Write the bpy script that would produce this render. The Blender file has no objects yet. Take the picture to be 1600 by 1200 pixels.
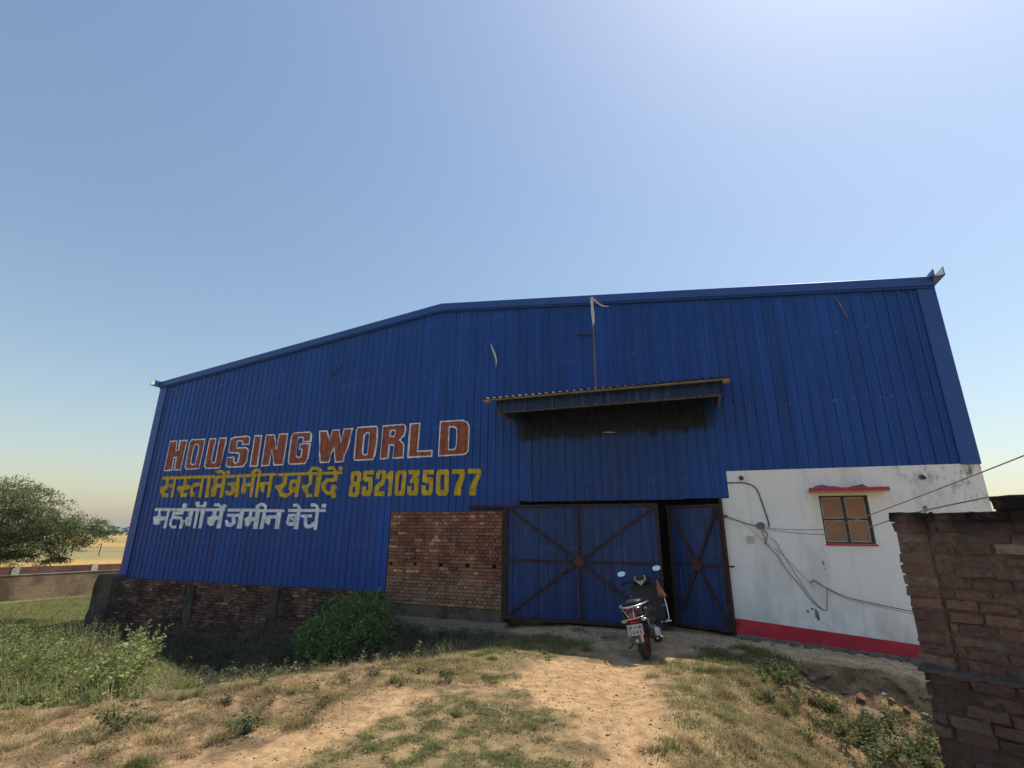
import bpy, bmesh, math, random
import numpy as np
from mathutils import Vector, Matrix
from mathutils.geometry import tessellate_polygon
random.seed(7)
RNG = np.random.default_rng(11)
scene = bpy.context.scene
R = math.radians
CAM_H = 1.76
YAW = 0.354521318            # heading of the warehouse front
FD = 11.0                    # distance of the warehouse front from the camera, along its normal
N2 = np.array([math.sin(YAW), math.cos(YAW)])
T2 = np.array([math.cos(YAW), -math.sin(YAW)])

# ---------------------------------------------------------------- camera, sky, sun, exposure
cam = bpy.data.objects.new("camera", bpy.data.cameras.new("camera"))
scene.collection.objects.link(cam)
cam.data.sensor_width = 36.0
cam.data.lens = 773.62 / 1600 * 36.0
cam.data.clip_end = 6000
cp, sp = math.cos(0.294513565), math.sin(0.294513565)
roll = 0.00815058
Fv = Vector((0, cp, sp)); R0 = Vector((1, 0, 0)); U0 = Vector((0, -sp, cp))
Rv = R0 * math.cos(roll) + U0 * math.sin(roll); Uv = -R0 * math.sin(roll) + U0 * math.cos(roll)
M = Matrix((Rv, Uv, -Fv)).transposed().to_4x4(); M.translation = (0, 0, CAM_H)
cam.matrix_world = M
scene.camera = cam

SUN_EL, SUN_AZ = R(65.5), R(63)          # azimuth clockwise from +Y
sun_dir = Vector((math.sin(SUN_AZ) * math.cos(SUN_EL), math.cos(SUN_AZ) * math.cos(SUN_EL), math.sin(SUN_EL)))
world = bpy.data.worlds.new("World"); scene.world = world
world.use_nodes = True
wn = world.node_tree
bg = wn.nodes["Background"]
sky = wn.nodes.new("ShaderNodeTexSky")
sky.sky_type = 'NISHITA'; sky.sun_disc = False
sky.sun_elevation = SUN_EL; sky.sun_rotation = SUN_AZ
sky.altitude = 50; sky.air_density = 1.55; sky.dust_density = 1.3; sky.ozone_density = 1.7
wn.links.new(sky.outputs[0], bg.inputs[0])
bg.inputs[1].default_value = 0.106
sl = bpy.data.lights.new("sun", 'SUN'); sl.energy = 3.3; sl.angle = R(0.53); sl.color = (1.0, 0.93, 0.82)
sun = bpy.data.objects.new("sun", sl); scene.collection.objects.link(sun)
sun.rotation_euler = sun_dir.to_track_quat('Z', 'Y').to_euler()
sun.location = (0, 0, 60)
scene.view_settings.view_transform = 'Standard'; scene.view_settings.look = 'None'
scene.view_settings.exposure = 0.38; scene.view_settings.gamma = 1.0
scene.cycles.max_bounces = 5; scene.cycles.diffuse_bounces = 3; scene.cycles.transparent_max_bounces = 6

# ---------------------------------------------------------------- helpers
COL = scene.collection
def W(u, d, z):                        # warehouse-front frame (along the front, out of the front, up) -> world
    return (u * T2[0] + (FD - d) * N2[0], u * T2[1] + (FD - d) * N2[1], z)
def UD(x, y):
    return x * T2[0] + y * T2[1], FD - (x * N2[0] + y * N2[1])
FRONT = Matrix.Translation((N2[0] * FD, N2[1] * FD, 0)) @ Matrix.Rotation(-YAW, 4, 'Z')   # local (u, -d, z)

def tag(o, label=None, cat=None, group=None, kind=None):
    if label: o["label"] = label
    if cat: o["category"] = cat
    if group: o["group"] = group
    if kind: o["kind"] = kind
    return o
def empty(name, mat=None, label=None, cat=None, group=None):
    o = bpy.data.objects.new(name, None); COL.objects.link(o); o.empty_display_size = 0.2
    if mat is not None: o.matrix_world = mat
    return tag(o, label, cat, group)

class MB:
    """collects faces, with one colour per face, into one mesh"""
    def __init__(s): s.v = []; s.f = []; s.c = []; s.M = None
    def add(s, vs, fs, col=(1, 1, 1)):
        b = len(s.v)
        if s.M is not None: vs = [tuple(s.M @ Vector(p)) for p in vs]
        s.v += [tuple(p) for p in vs]; s.f += [tuple(b + i for i in f) for f in fs]; s.c += [col] * len(fs)
    def quad(s, a, b, c, d, col=(1, 1, 1)): s.add([a, b, c, d], [(0, 1, 2, 3)], col)
    def box(s, x0, x1, y0, y1, z0, z1, col=(1, 1, 1), jit=0.0):
        vs = [(x, y, z) for z in (z0, z1) for y in (y0, y1) for x in (x0, x1)]
        if jit: vs = [tuple(q + random.uniform(-jit, jit) for q in p) for p in vs]
        s.add(vs, [(0, 2, 3, 1), (4, 5, 7, 6), (0, 1, 5, 4), (2, 6, 7, 3), (0, 4, 6, 2), (1, 3, 7, 5)], col)
    def bbox(s, x0, x1, y0, y1, z0, z1, bv, col=(1, 1, 1), jit=0.0):
        """box whose front (-y) edges are chamfered"""
        j = lambda: random.uniform(-jit, jit)
        o = [(x0, y0 + bv), (x1, y0 + bv)]
        vs = [(x0 + j(), y0 + bv, z0 + j()), (x1 + j(), y0 + bv, z0 + j()), (x1 + j(), y0 + bv, z1 + j()), (x0 + j(), y0 + bv, z1 + j())]
        dy = j() * 1.5
        fr = [(vs[0][0] + bv, y0 + dy + j() * .5, vs[0][2] + bv), (vs[1][0] - bv, y0 + dy + j() * .5, vs[1][2] + bv), (vs[2][0] - bv, y0 + dy + j() * .5, vs[2][2] - bv), (vs[3][0] + bv, y0 + dy + j() * .5, vs[3][2] - bv)]
        bk = [(p[0], y1, p[2]) for p in vs]
        s.add(vs + fr + bk, [(4, 5, 6, 7), (0, 1, 5, 4), (1, 2, 6, 5), (2, 3, 7, 6), (3, 0, 4, 7), (8, 9, 1, 0), (9, 10, 2, 1), (10, 11, 3, 2), (11, 8, 0, 3), (11, 10, 9, 8)], col)
    def bar(s, a, b, w, h, up=(0, 0, 1), col=(1, 1, 1)):
        a = Vector(a); b = Vector(b); d = (b - a).normalized(); up = Vector(up)
        x = d.cross(up).normalized(); y = x.cross(d).normalized()
        vs = [p + x * (sx * w / 2) + y * (sy * h / 2) for p in (a, b) for sx, sy in ((-1, -1), (1, -1), (1, 1), (-1, 1))]
        s.add(vs, [(3, 2, 1, 0), (4, 5, 6, 7), (0, 1, 5, 4), (1, 2, 6, 5), (2, 3, 7, 6), (3, 0, 4, 7)], col)
    def tube(s, pts, r, n=8, col=(1, 1, 1), cap=True):
        pts = [Vector(p) for p in pts]
        rs = r if isinstance(r, (list, tuple)) else [r] * len(pts)
        ref = None; rings = []
        for i, p in enumerate(pts):
            t = (pts[min(i + 1, len(pts) - 1)] - pts[max(i - 1, 0)]).normalized()
            if ref is None: ref = t.orthogonal().normalized()
            ref = (ref - t * ref.dot(t)).normalized(); q = t.cross(ref)
            rings.append([p + (ref * math.cos(2 * math.pi * k / n) + q * math.sin(2 * math.pi * k / n)) * rs[i] for k in range(n)])
        vs = [v for rg in rings for v in rg]; fs = []
        for i in range(len(pts) - 1):
            for k in range(n): fs.append((i * n + k, i * n + (k + 1) % n, (i + 1) * n + (k + 1) % n, (i + 1) * n + k))
        if cap: fs += [tuple(range(n))[::-1], tuple((len(pts) - 1) * n + k for k in range(n))]
        s.add(vs, fs, col)
    def loft(s, secs, n=16, power=2.6, col=(1, 1, 1), axis='y'):
        """superellipse sections (pos, cx, cz, half width, half height) along y"""
        vs = []; fs = []
        for (y, cx, cz, hw, hh) in secs:
            for k in range(n):
                a = 2 * math.pi * k / n; c, q = math.cos(a), math.sin(a)
                vs.append((cx + hw * math.copysign(abs(c) ** (2 / power), c), y, cz + hh * math.copysign(abs(q) ** (2 / power), q)))
        m = len(secs)
        for i in range(m - 1):
            for k in range(n): fs.append((i * n + (k + 1) % n, i * n + k, (i + 1) * n + k, (i + 1) * n + (k + 1) % n))
        fs += [tuple(range(n)), tuple((m - 1) * n + k for k in range(n))[::-1]]
        s.add(vs, fs, col)
    def lathe(s, prof, axis_o, axis='x', n=24, col=(1, 1, 1), closed=False):
        """profile (radius, offset along the axis) turned about an axis through axis_o"""
        o = Vector(axis_o); vs = []; fs = []; m = len(prof)
        for k in range(n):
            a = 2 * math.pi * k / n
            for r, t in prof:
                if axis == 'x': vs.append(o + Vector((t, r * math.cos(a), r * math.sin(a))))
                elif axis == 'y': vs.append(o + Vector((r * math.cos(a), t, r * math.sin(a))))
                else: vs.append(o + Vector((r * math.cos(a), r * math.sin(a), t)))
        mm = m if closed else m - 1
        for k in range(n):
            for i in range(mm):
                j = (i + 1) % m; k2 = (k + 1) % n
                fs.append((k * m + i, k * m + j, k2 * m + j, k2 * m + i))
        s.add(vs, fs, col)
    def prism(s, poly, y0, y1, col=(1, 1, 1)):
        n = len(poly)
        vs = [(x, y0, z) for x, z in poly] + [(x, y1, z) for x, z in poly]
        s.add(vs, [tuple(range(n)), tuple(range(2 * n - 1, n - 1, -1))] + [(i, i + n, (i + 1) % n + n, (i + 1) % n) for i in range(n)], col)
    def build(s, name, mat, parent=None, smooth=False, bevel=0.0, fix=True, local=True):
        me = bpy.data.meshes.new(name)
        me.from_pydata(s.v, [], s.f)
        if fix:
            bm = bmesh.new(); bm.from_mesh(me); bmesh.ops.recalc_face_normals(bm, faces=bm.faces); bm.to_mesh(me); bm.free()
        at = me.attributes.new("Col", 'FLOAT_COLOR', 'FACE')
        at.data.foreach_set("color", np.array([c + (1.0,) for c in s.c], dtype=np.float32).ravel())
        if smooth: me.polygons.foreach_set("use_smooth", [True] * len(me.polygons))
        me.materials.append(mat)
        o = bpy.data.objects.new(name, me); COL.objects.link(o)
        if parent is not None:
            o.parent = parent
        if bevel:
            b = o.modifiers.new("bevel", 'BEVEL'); b.width = bevel; b.segments = 2; b.limit_method = 'ANGLE'; b.angle_limit = R(40)
        return o

def np_mesh(name, V, F, C, mat, parent=None, smooth=False):
    """V (n,3), F (m,k) all of one size, C (n,3) colour per vertex"""
    me = bpy.data.meshes.new(name)
    m, k = F.shape
    me.vertices.add(len(V)); me.vertices.foreach_set("co", V.astype(np.float32).ravel())
    me.loops.add(m * k); me.loops.foreach_set("vertex_index", F.astype(np.int32).ravel())
    me.polygons.add(m); me.polygons.foreach_set("loop_start", (np.arange(m) * k).astype(np.int32))
    me.polygons.foreach_set("loop_total", np.full(m, k, dtype=np.int32))
    if smooth: me.polygons.foreach_set("use_smooth", np.ones(m, dtype=bool))
    me.update(calc_edges=True)
    at = me.attributes.new("Col", 'FLOAT_COLOR', 'POINT')
    at.data.foreach_set("color", np.concatenate([C, np.ones((len(C), 1))], 1).astype(np.float32).ravel())
    me.materials.append(mat)
    o = bpy.data.objects.new(name, me); COL.objects.link(o)
    if parent is not None: o.parent = parent
    return o

def _hash(ix, iy, s):
    h = (ix.astype(np.int64) * 374761393 + iy.astype(np.int64) * 668265263 + s * 1442695041) & 0x7fffffff
    h = ((h ^ (h >> 13)) * 1274126177) & 0x7fffffff
    return ((h ^ (h >> 16)) & 0xffff) / 65535.0
def vnoise(x, y, s=0):
    ix = np.floor(x).astype(np.int64); iy = np.floor(y).astype(np.int64); fx = x - ix; fy = y - iy
    fx = fx * fx * (3 - 2 * fx); fy = fy * fy * (3 - 2 * fy)
    return (_hash(ix, iy, s) * (1 - fx) + _hash(ix + 1, iy, s) * fx) * (1 - fy) + (_hash(ix, iy + 1, s) * (1 - fx) + _hash(ix + 1, iy + 1, s) * fx) * fy
def fbm(x, y, s=0, o=4):
    t = 0; a = .5
    for i in range(o): t = t + a * vnoise(x * 2 ** i + 17.3 * i, y * 2 ** i + 5.1 * i, s + i); a *= .5
    return t / (1 - .5 ** o)
def sstep(a, b, x):
    t = np.clip((x - a) / (b - a), 0, 1); return t * t * (3 - 2 * t)

# ---------------------------------------------------------------- materials
def new_mat(name):
    m = bpy.data.materials.new(name); m.use_nodes = True
    return m, m.node_tree, m.node_tree.nodes["Principled BSDF"]
def nd(t, ty, **k):
    n = t.nodes.new(ty)
    for a, b in k.items():
        if a.startswith("i_"):
            key = a[2:]; key = int(key) if key.isdigit() else key
            n.inputs[key].default_value = b
        else: setattr(n, a, b)
    return n
def ramp(t, stops, fac):
    r = t.nodes.new("ShaderNodeValToRGB"); e = r.color_ramp.elements
    while len(e) < len(stops): e.new(0.5)
    for x, (p, c) in zip(e, stops): x.position = p; x.color = c if len(c) == 4 else (*c, 1)
    t.links.new(fac, r.inputs[0]); return r.outputs[0]
def mix(t, a, b, f, mode='MIX'):
    m = t.nodes.new("ShaderNodeMix"); m.data_type = 'RGBA'; m.blend_type = mode
    for sock, v in ((m.inputs[0], f), (m.inputs[6], a), (m.inputs[7], b)):
        if hasattr(v, "links"): t.links.new(v, sock)
        else: sock.default_value = v if not isinstance(v, tuple) or len(v) == 4 else (*v, 1)
    return m.outputs[2]
def coords(t, scale=(1, 1, 1), obj=True):
    c = t.nodes.new("ShaderNodeTexCoord"); m = t.nodes.new("ShaderNodeMapping"); m.inputs["Scale"].default_value = scale
    t.links.new(c.outputs["Object"], m.inputs[0]); return m.outputs[0]
def noise(t, vec, scale, detail=4, rough=.55, out="Fac"):
    n = nd(t, "ShaderNodeTexNoise"); n.inputs["Scale"].default_value = scale; n.inputs["Detail"].default_value = detail; n.inputs["Roughness"].default_value = rough
    t.links.new(vec, n.inputs["Vector"]); return n.outputs[out]
def bump(t, b, h, strength=.3, dist=.02):
    n = nd(t, "ShaderNodeBump"); n.inputs["Strength"].default_value = strength; n.inputs["Distance"].default_value = dist
    t.links.new(h, n.inputs["Height"]); t.links.new(n.outputs[0], b.inputs["Normal"])
def attr(t):
    a = t.nodes.new("ShaderNodeAttribute"); a.attribute_name = "Col"; return a.outputs["Color"]
def simple(name, col, rough=.5, metal=0.0, var=.25, scale=6.0, bmp=0.0, spec=.5):
    m, t, b = new_mat(name); v = coords(t)
    n = noise(t, v, scale)
    lo = tuple(c * (1 - var) for c in col); hi = tuple(min(1, c * (1 + var)) for c in col)
    t.links.new(ramp(t, [(.3, lo), (.7, hi)], n), b.inputs["Base Color"])
    b.inputs["Roughness"].default_value = rough; b.inputs["Metallic"].default_value = metal; b.inputs["Specular IOR Level"].default_value = spec
    if bmp: bump(t, b, noise(t, v, scale * 6), bmp, .01)
    return m

def mat_cladding(name, base, dirt=.5, shade_grime=True, gate=False):
    m, t, b = new_mat(name)
    v = coords(t); vs = coords(t, (3.0, 3.0, .25)); vf = coords(t, (22, 22, .5))
    a = noise(t, vs, 1.0, 5); f = noise(t, vf, 1.0, 3); g = noise(t, v, .35, 3)
    d1 = tuple(c * .80 for c in base); d2 = tuple(min(1, c * 1.18) for c in base)
    c = ramp(t, [(.3, d1), (.7, d2)], a)
    c = mix(t, c, ramp(t, [(.35, (.86, .88, .92)), (.7, (1.08, 1.06, 1.02))], g), 1.0, 'MULTIPLY')
    # dusty run-off streaks
    st = nd(t, "ShaderNodeMath", operation='MULTIPLY'); t.links.new(ramp(t, [(.52, (0, 0, 0)), (.8, (1, 1, 1))], f), st.inputs[0]); st.inputs[1].default_value = .22 * dirt
    c = mix(t, c, (.16, .18, .26), st.outputs[0])
    # tiny white chips
    ch = noise(t, coords(t, (40, 40, 14)), 1.0, 2)
    c = mix(t, c, (.5, .53, .6), ramp(t, [(.80, (0, 0, 0)), (.815, (.6, .6, .6))], ch))
    # sheets differ slightly, one metre wide each
    sx = nd(t, "ShaderNodeSeparateXYZ"); t.links.new(v, sx.inputs[0])
    fl = nd(t, "ShaderNodeMath", operation='FLOOR'); t.links.new(sx.outputs[0], fl.inputs[0])
    wn_ = nd(t, "ShaderNodeTexWhiteNoise", noise_dimensions='1D'); t.links.new(fl.outputs[0], wn_.inputs["W"])
    c = mix(t, c, ramp(t, [(0, (.88, .89, .92)), (1, (1.1, 1.09, 1.06))], wn_.outputs["Value"]), 1.0, 'MULTIPLY')
    c = mix(t, c, attr(t), 1.0, 'MULTIPLY')      # pale rib lines, painted in for the reflections along them
    if shade_grime and not gate:      # the awning's deep shade painted in black, with grime streaks running down from it
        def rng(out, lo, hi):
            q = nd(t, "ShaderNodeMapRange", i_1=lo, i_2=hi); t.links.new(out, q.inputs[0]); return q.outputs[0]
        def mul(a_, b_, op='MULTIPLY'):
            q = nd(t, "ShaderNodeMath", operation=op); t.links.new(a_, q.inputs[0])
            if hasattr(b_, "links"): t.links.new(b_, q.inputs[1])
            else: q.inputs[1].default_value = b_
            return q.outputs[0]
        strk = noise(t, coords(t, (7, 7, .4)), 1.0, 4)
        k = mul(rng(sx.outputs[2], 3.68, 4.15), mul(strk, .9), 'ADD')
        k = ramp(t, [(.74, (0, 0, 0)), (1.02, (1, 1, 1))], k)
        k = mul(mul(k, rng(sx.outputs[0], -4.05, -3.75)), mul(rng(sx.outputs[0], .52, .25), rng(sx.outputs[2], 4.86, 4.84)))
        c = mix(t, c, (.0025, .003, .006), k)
    # scuffed white specks along the rows of screws
    zr = nd(t, "ShaderNodeMath", operation='WRAP'); t.links.new(sx.outputs[2], zr.inputs[0]); zr.inputs[1].default_value = .72; zr.inputs[2].default_value = -.72
    za = nd(t, "ShaderNodeMath", operation='ABSOLUTE'); t.links.new(zr.outputs[0], za.inputs[0])
    band = ramp(t, [(.02, (1, 1, 1)), (.06, (0, 0, 0))], za.outputs[0])
    spk = ramp(t, [(.62, (0, 0, 0)), (.66, (.55, .55, .55))], noise(t, coords(t, (24, 24, 20)), 1.0, 2))
    bs_ = nd(t, "ShaderNodeMath", operation='MULTIPLY'); t.links.new(band, bs_.inputs[0]); t.links.new(spk, bs_.inputs[1])
    c = mix(t, c, (.30, .34, .42), bs_.outputs[0])
    if gate:      # hand grime, scratches and rust bleeding
        c = mix(t, c, (.030, .022, .018), ramp(t, [(.56, (0, 0, 0)), (.72, (.6, .6, .6))], noise(t, coords(t, (3, 3, 1.3)), 1.0, 6, .7)))
        c = mix(t, c, (.09, .11, .17), ramp(t, [(.58, (0, 0, 0)), (.68, (.5, .5, .5))], noise(t, coords(t, (14, 14, .7)), 1.0, 4)))
        c = mix(t, c, (.005, .007, .016), ramp(t, [(.70, (0, 0, 0)), (.73, (.9, .9, .9))], noise(t, coords(t, (5, 5, 7)), 1.0, 3)))
    t.links.new(c, b.inputs["Base Color"])
    t.links.new(ramp(t, [(.3, (.28, .28, .28)), (.7, (.46, .46, .46))], a), b.inputs["Roughness"])
    b.inputs["Specular IOR Level"].default_value = .26
    bump(t, b, noise(t, coords(t, (1.6, 1.6, .8)), 1.0, 3), .6 if gate else .38, .03)
    return m
def mat_brick(name, stain=.5, stain_col=(.012, .011, .010), dust=(.30, .25, .19), scale=1.0, lo=.45, hi=.62):
    m, t, b = new_mat(name); v = coords(t)
    c = attr(t)
    fine = noise(t, v, 28 * scale, 5); mid = noise(t, v, 5 * scale, 4); big = noise(t, v, 1.3 * scale, 5, .62)
    c = mix(t, c, ramp(t, [(.25, (.62, .6, .58)), (.75, (1.3, 1.28, 1.25))], fine), 1.0, 'MULTIPLY')
    c = mix(t, c, dust, ramp(t, [(.55, (0, 0, 0)), (.75, (.45, .45, .45))], mid))
    s = nd(t, "ShaderNodeMath", operation='MULTIPLY'); t.links.new(ramp(t, [(lo, (0, 0, 0)), (hi, (1, 1, 1))], big), s.inputs[0]); s.inputs[1].default_value = stain
    c = mix(t, c, stain_col, s.outputs[0])
    t.links.new(c, b.inputs["Base Color"]); b.inputs["Roughness"].default_value = .95; b.inputs["Specular IOR Level"].default_value = .2
    bump(t, b, noise(t, v, 40 * scale, 4), .7, .012)
    return m
def mat_attr(name, rough=.7, var=.3, scale=30, transl=0.0, spec=.3, bmp=0):
    m, t, b = new_mat(name); v = coords(t)
    c = mix(t, attr(t), ramp(t, [(.3, (1 - var,) * 3), (.7, (1 + var,) * 3)], noise(t, v, scale, 3)), 1.0, 'MULTIPLY')
    t.links.new(c, b.inputs["Base Color"]); b.inputs["Roughness"].default_value = rough; b.inputs["Specular IOR Level"].default_value = spec
    if bmp: bump(t, b, noise(t, v, scale * 2), bmp, .01)
    if transl:
        tr = nd(t, "ShaderNodeBsdfTranslucent"); t.links.new(c, tr.inputs[0])
        ms = nd(t, "ShaderNodeMixShader"); ms.inputs[0].default_value = transl
        out = t.nodes["Material Output"]; t.links.new(b.outputs[0], ms.inputs[1]); t.links.new(tr.outputs[0], ms.inputs[2]); t.links.new(ms.outputs[0], out.inputs[0])
    return m

BLUE = (.007, .062, .285)
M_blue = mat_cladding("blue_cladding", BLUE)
M_blue2 = mat_cladding("blue_lintel_sheet", (.008, .053, .225), 1.0, shade_grime=True)
M_trim = simple("blue_trim", (.007, .062, .285), .4, var=.12, scale=2)
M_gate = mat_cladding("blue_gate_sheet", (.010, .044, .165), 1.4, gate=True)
M_rust = simple("rusty_steel", (.052, .029, .026), .85, var=.5, scale=14, bmp=.3, spec=.25)
M_hub = simple("rusty_hub", (.11, .05, .034), .85, var=.4, scale=20, bmp=.3, spec=.2)
M_brown = simple("dusty_sheet_underside", (.21, .165, .11), .8, var=.3, scale=5)
M_zinc = simple("zinc_sheet", (.5, .5, .5), .4, .7, var=.15)
M_wood = simple("batten_wood", (.42, .28, .17), .8, var=.2, scale=20)
M_cream = simple("gutter_inside", (.8, .78, .66), .5, var=.05)
M_redpaint = simple("red_paint", (.52, .020, .045), .6, var=.2, scale=3, bmp=.1)
M_letred = mat_attr("brown_red_lettering", .6, .28, 6)
M_dark = simple("dark_shade", (.02, .02, .022), .9)
M_cement = simple("cement", (.22, .19, .155), .95, var=.35, scale=4, bmp=.5, spec=.1)
# ---------------------------------------------------------------- ground: one sheet out to the horizon
CTRL = np.array([  # u, d, z
 (0,11,0),(-3,11,-.02),(3,11,-.15),(0,9,0),(-1,7.5,0),(-.5,6,0),(-1,4.5,0),(-1,3,0),(-2,1.6,0),(-1,.4,.0),(0,.5,.02),(-2.5,.4,.0),(-1,-2,.0),(-3.4,2.4,-.02),
 (-4,.35,-.16),(-5.4,.35,-.24),(-6.7,.35,-.34),(-5,1.4,-.32),(-4,1.5,-.16),(-3.2,1.2,-.04),
 (-3.6,3.3,.0),(-4.6,4.4,.0),(-5.3,5.3,-.03),(-6.2,6.0,-.12),(-4,5.5,.0),(-3,6.5,.0),(-5,7,-.06),(-6.5,7.2,-.16),(-8,7.2,-.24),
 (-5.2,3.2,-.5),(-6,4.4,-.5),(-7,5,-.45),(-6.2,2.4,-.75),(-7.5,3.4,-.85),(-7.6,.4,-.62),(-8,1.8,-.95),(-9,3.2,-.95),
 (-10.5,.4,-.78),(-10.5,2,-1.05),(-13.5,.4,-.92),(-13.5,2,-1.1),(-16.5,.4,-1.0),(-17,2,-1.0),(-15,3.5,-.85),
 (-8.4,5.4,-.32),(-10,4.6,-.42),(-12,4.6,-.5),(-12,6.5,-.35),(-15,6,-.5),(-10,7.5,-.3),(-10,10,-.25),(-16,9,-.5),
 (-18.5,0,-1.05),(-21,2,-1.02),(-24.5,-2,-1.1),(-26,-5,-1.1),(-21,6,-.8),(-20,-6,-1.1),
 (1.5,.3,-.03),(3.2,.3,-.22),(4.6,.3,-.35),(.6,.4,.01),(.2,2,.0),(.75,1.9,-.01),(1.5,1.8,-.06),(2.4,2.0,-.16),(3.2,1.8,-.28),
 (.1,3.4,.0),(.1,5,.0),(.45,3.2,-.04),(.9,3.2,-.3),(1.5,3.0,-.42),(1.6,2.5,-.28),(2.2,2.6,-.42),(1.4,4,-.62),(2.2,3.6,-.68),(3.2,3.2,-.65),
 (.7,4.6,-.34),(.4,5.6,-.14),(1.0,5.6,-.5),(1.5,5.9,-.62),(2.2,5,-.75),(3.5,5,-.8),(.9,7.5,-.3),(2.5,7,-.6),(4.5,2,-.5),(6,4,-.8),(8,0,-.6)], float)
def _tps(r2): return np.where(r2 > 1e-12, r2 * np.log(np.maximum(r2, 1e-12)) * .5, 0)
def tps_fit(P, z, lam=.02):
    n = len(P); K = _tps(((P[:, None] - P[None]) ** 2).sum(-1)) + lam * np.eye(n)
    A = np.zeros((n + 3, n + 3)); A[:n, :n] = K; A[:n, n] = 1; A[:n, n + 1:] = P; A[n:, :n] = A[:n, n:].T
    return np.linalg.solve(A, np.concatenate([z, [0, 0, 0]]))
TW = tps_fit(CTRL[:, :2], CTRL[:, 2])
def ground_z(u, d, rough=True):
    u = np.asarray(u, float); d = np.asarray(d, float)
    q = np.stack([np.clip(u, -27, 9).ravel(), np.clip(d, -6, 12).ravel()], 1); P = CTRL[:, :2]
    z = np.empty(len(q))
    for i in range(0, len(q), 20000):
        s = q[i:i + 20000]
        z[i:i + 20000] = _tps(((s[:, None] - P[None]) ** 2).sum(-1)) @ TW[:-3] + TW[-3] + s @ TW[-2:]
    z = np.clip(z, -1.25, .12).reshape(u.shape)
    f = np.maximum(np.maximum(sstep(-20, -28, u), sstep(6, 14, u)), np.maximum(sstep(-4, -10, d), sstep(12, 20, d)))
    z = z * (1 - f) + (-1.12) * f
    if rough:
        near = 1 - sstep(15, 40, np.hypot(u, d - 5))
        slope = sstep(.3, .9, u) * sstep(7, 5.5, d) * sstep(1.2, 2.2, d)      # the broken bank on the right
        z = z + near * ((fbm(u * 1.1, d * 1.1, 3) - .5) * .09 + (fbm(u * 5, d * 5, 9, 3) - .5) * .028 + (fbm(u * 14, d * 14, 12, 2) - .5) * .016)
        z = z + slope * (((fbm(u * 3.2, d * 3.2, 31, 3) - .5) * .24 + (np.abs(fbm(u * 4.5, d * 4.5, 33, 3) - .5) * -2 + .35) * .10))
    return z
def poly_sd(u, d, poly):
    """signed distance to a polygon, inside positive"""
    poly = np.array(poly, float); u = np.asarray(u, float); d = np.asarray(d, float)
    best = np.full(u.shape, 1e9); ins = np.zeros(u.shape, bool)
    for i in range(len(poly)):
        a = poly[i]; b = poly[(i + 1) % len(poly)]; e = b - a
        t = np.clip(((u - a[0]) * e[0] + (d - a[1]) * e[1]) / (e @ e), 0, 1)
        best = np.minimum(best, np.hypot(u - a[0] - t * e[0], d - a[1] - t * e[1]))
        c = ((a[1] > d) != (b[1] > d)) & (u < (b[0] - a[0]) * (d - a[1]) / (b[1] - a[1] + 1e-12) + a[0])
        ins ^= c
    return np.where(ins, best, -best)
Z_PATH = [(-2.2, 3.3), (-.85, 2.6), (-.62, 4.6), (-.45, 6.3), (-.5, 9), (-1.2, 9), (-.95, 6.4), (-1.15, 5.8), (-1.9, 5.25), (-2.5, 4.7)]
Z_BARE = [(-3.7, 5.3), (-3.2, 5.3), (-2.95, 6.0), (-3.1, 7.6), (-3.9, 7.6), (-3.55, 6.4)]
Z_BAREL = [(-9, 7.0), (-6.4, 6.75), (-5.3, 6.8), (-5.1, 7.1), (-6.5, 7.6), (-9, 7.8)]
Z_APRON = [(-4.2, .2), (-3.3, 1.1), (-2.1, 1.9), (-1.2, 2.9), (-.7, 2.5), (-.2, 1.7), (.9, 1.6), (2.4, 1.7), (4.4, 1.6), (4.4, .2)]
Z_GRASSC = [(-3.0, 5.9), (-2.4, 5.0), (-1.7, 5.45), (-1.15, 6.0), (-1.0, 6.8), (-1.2, 8), (-3, 8)]
Z_GRASSR = [(-.8, 2.6), (-.1, 2.0), (.55, 2.1), (.75, 3.0), (.2, 4.2), (.1, 5.4), (.3, 7), (-.3, 7), (-.4, 5.5), (-.6, 4.2)]
Z_GRASSM = [(-4.4, 4.0), (-3.7, 2.9), (-2.9, 1.6), (-2.0, 2.2), (-2.2, 3.2), (-2.6, 4.4), (-3.2, 5.2), (-4.0, 4.9)]
Z_BANK = [(.5, 2.6), (1.4, 1.9), (4.2, 1.8), (4.6, 4), (2.5, 6.4), (.9, 6.6), (.35, 5.0)]
Z_LEFT = [(-8.3, 6.9), (-6.9, 6.5), (-6.2, 6.0), (-6.6, 5.4), (-8.2, 4.4), (-9.5, 3.4), (-12, 3.3), (-16, 3.0), (-18, 6), (-14, 9), (-9, 7.6)]
Z_DITCH = [(-3.6, 2.7), (-4.6, 4.0), (-6.4, 5.2), (-8.0, 4.4), (-9.4, 3.5), (-12, 3.2), (-16, 2.6), (-17, .2), (-7, .2), (-4.6, .9), (-3.6, 1.2)]
def soft(u, d, poly, w=.15, seed=0, amp=.5, fr=2.0):
    s = poly_sd(u, d, poly) + (fbm(u * fr, d * fr, seed, 4) - .5) * 2 * amp
    return sstep(-w, w, s)
def dense_axis(a, b, step, far, g=1.16):
    c = list(np.arange(a, b + 1e-6, step)); s = step; x = c[-1]
    while x < far: s *= g; x += s; c.append(x)
    s = step; x = a; l = []
    while x > -far: s *= g; x -= s; l.append(x)
    return np.array(l[::-1] + c)
au = dense_axis(-13, 5, .06, 3000); ad = dense_axis(-.6, 8.2, .055, 3000)
GU, GD = np.meshgrid(au, ad, indexing='ij')
GZ = ground_z(GU, GD)
def blend(c, col, m): return c * (1 - m[..., None]) + np.array(col) * m[..., None]
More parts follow.
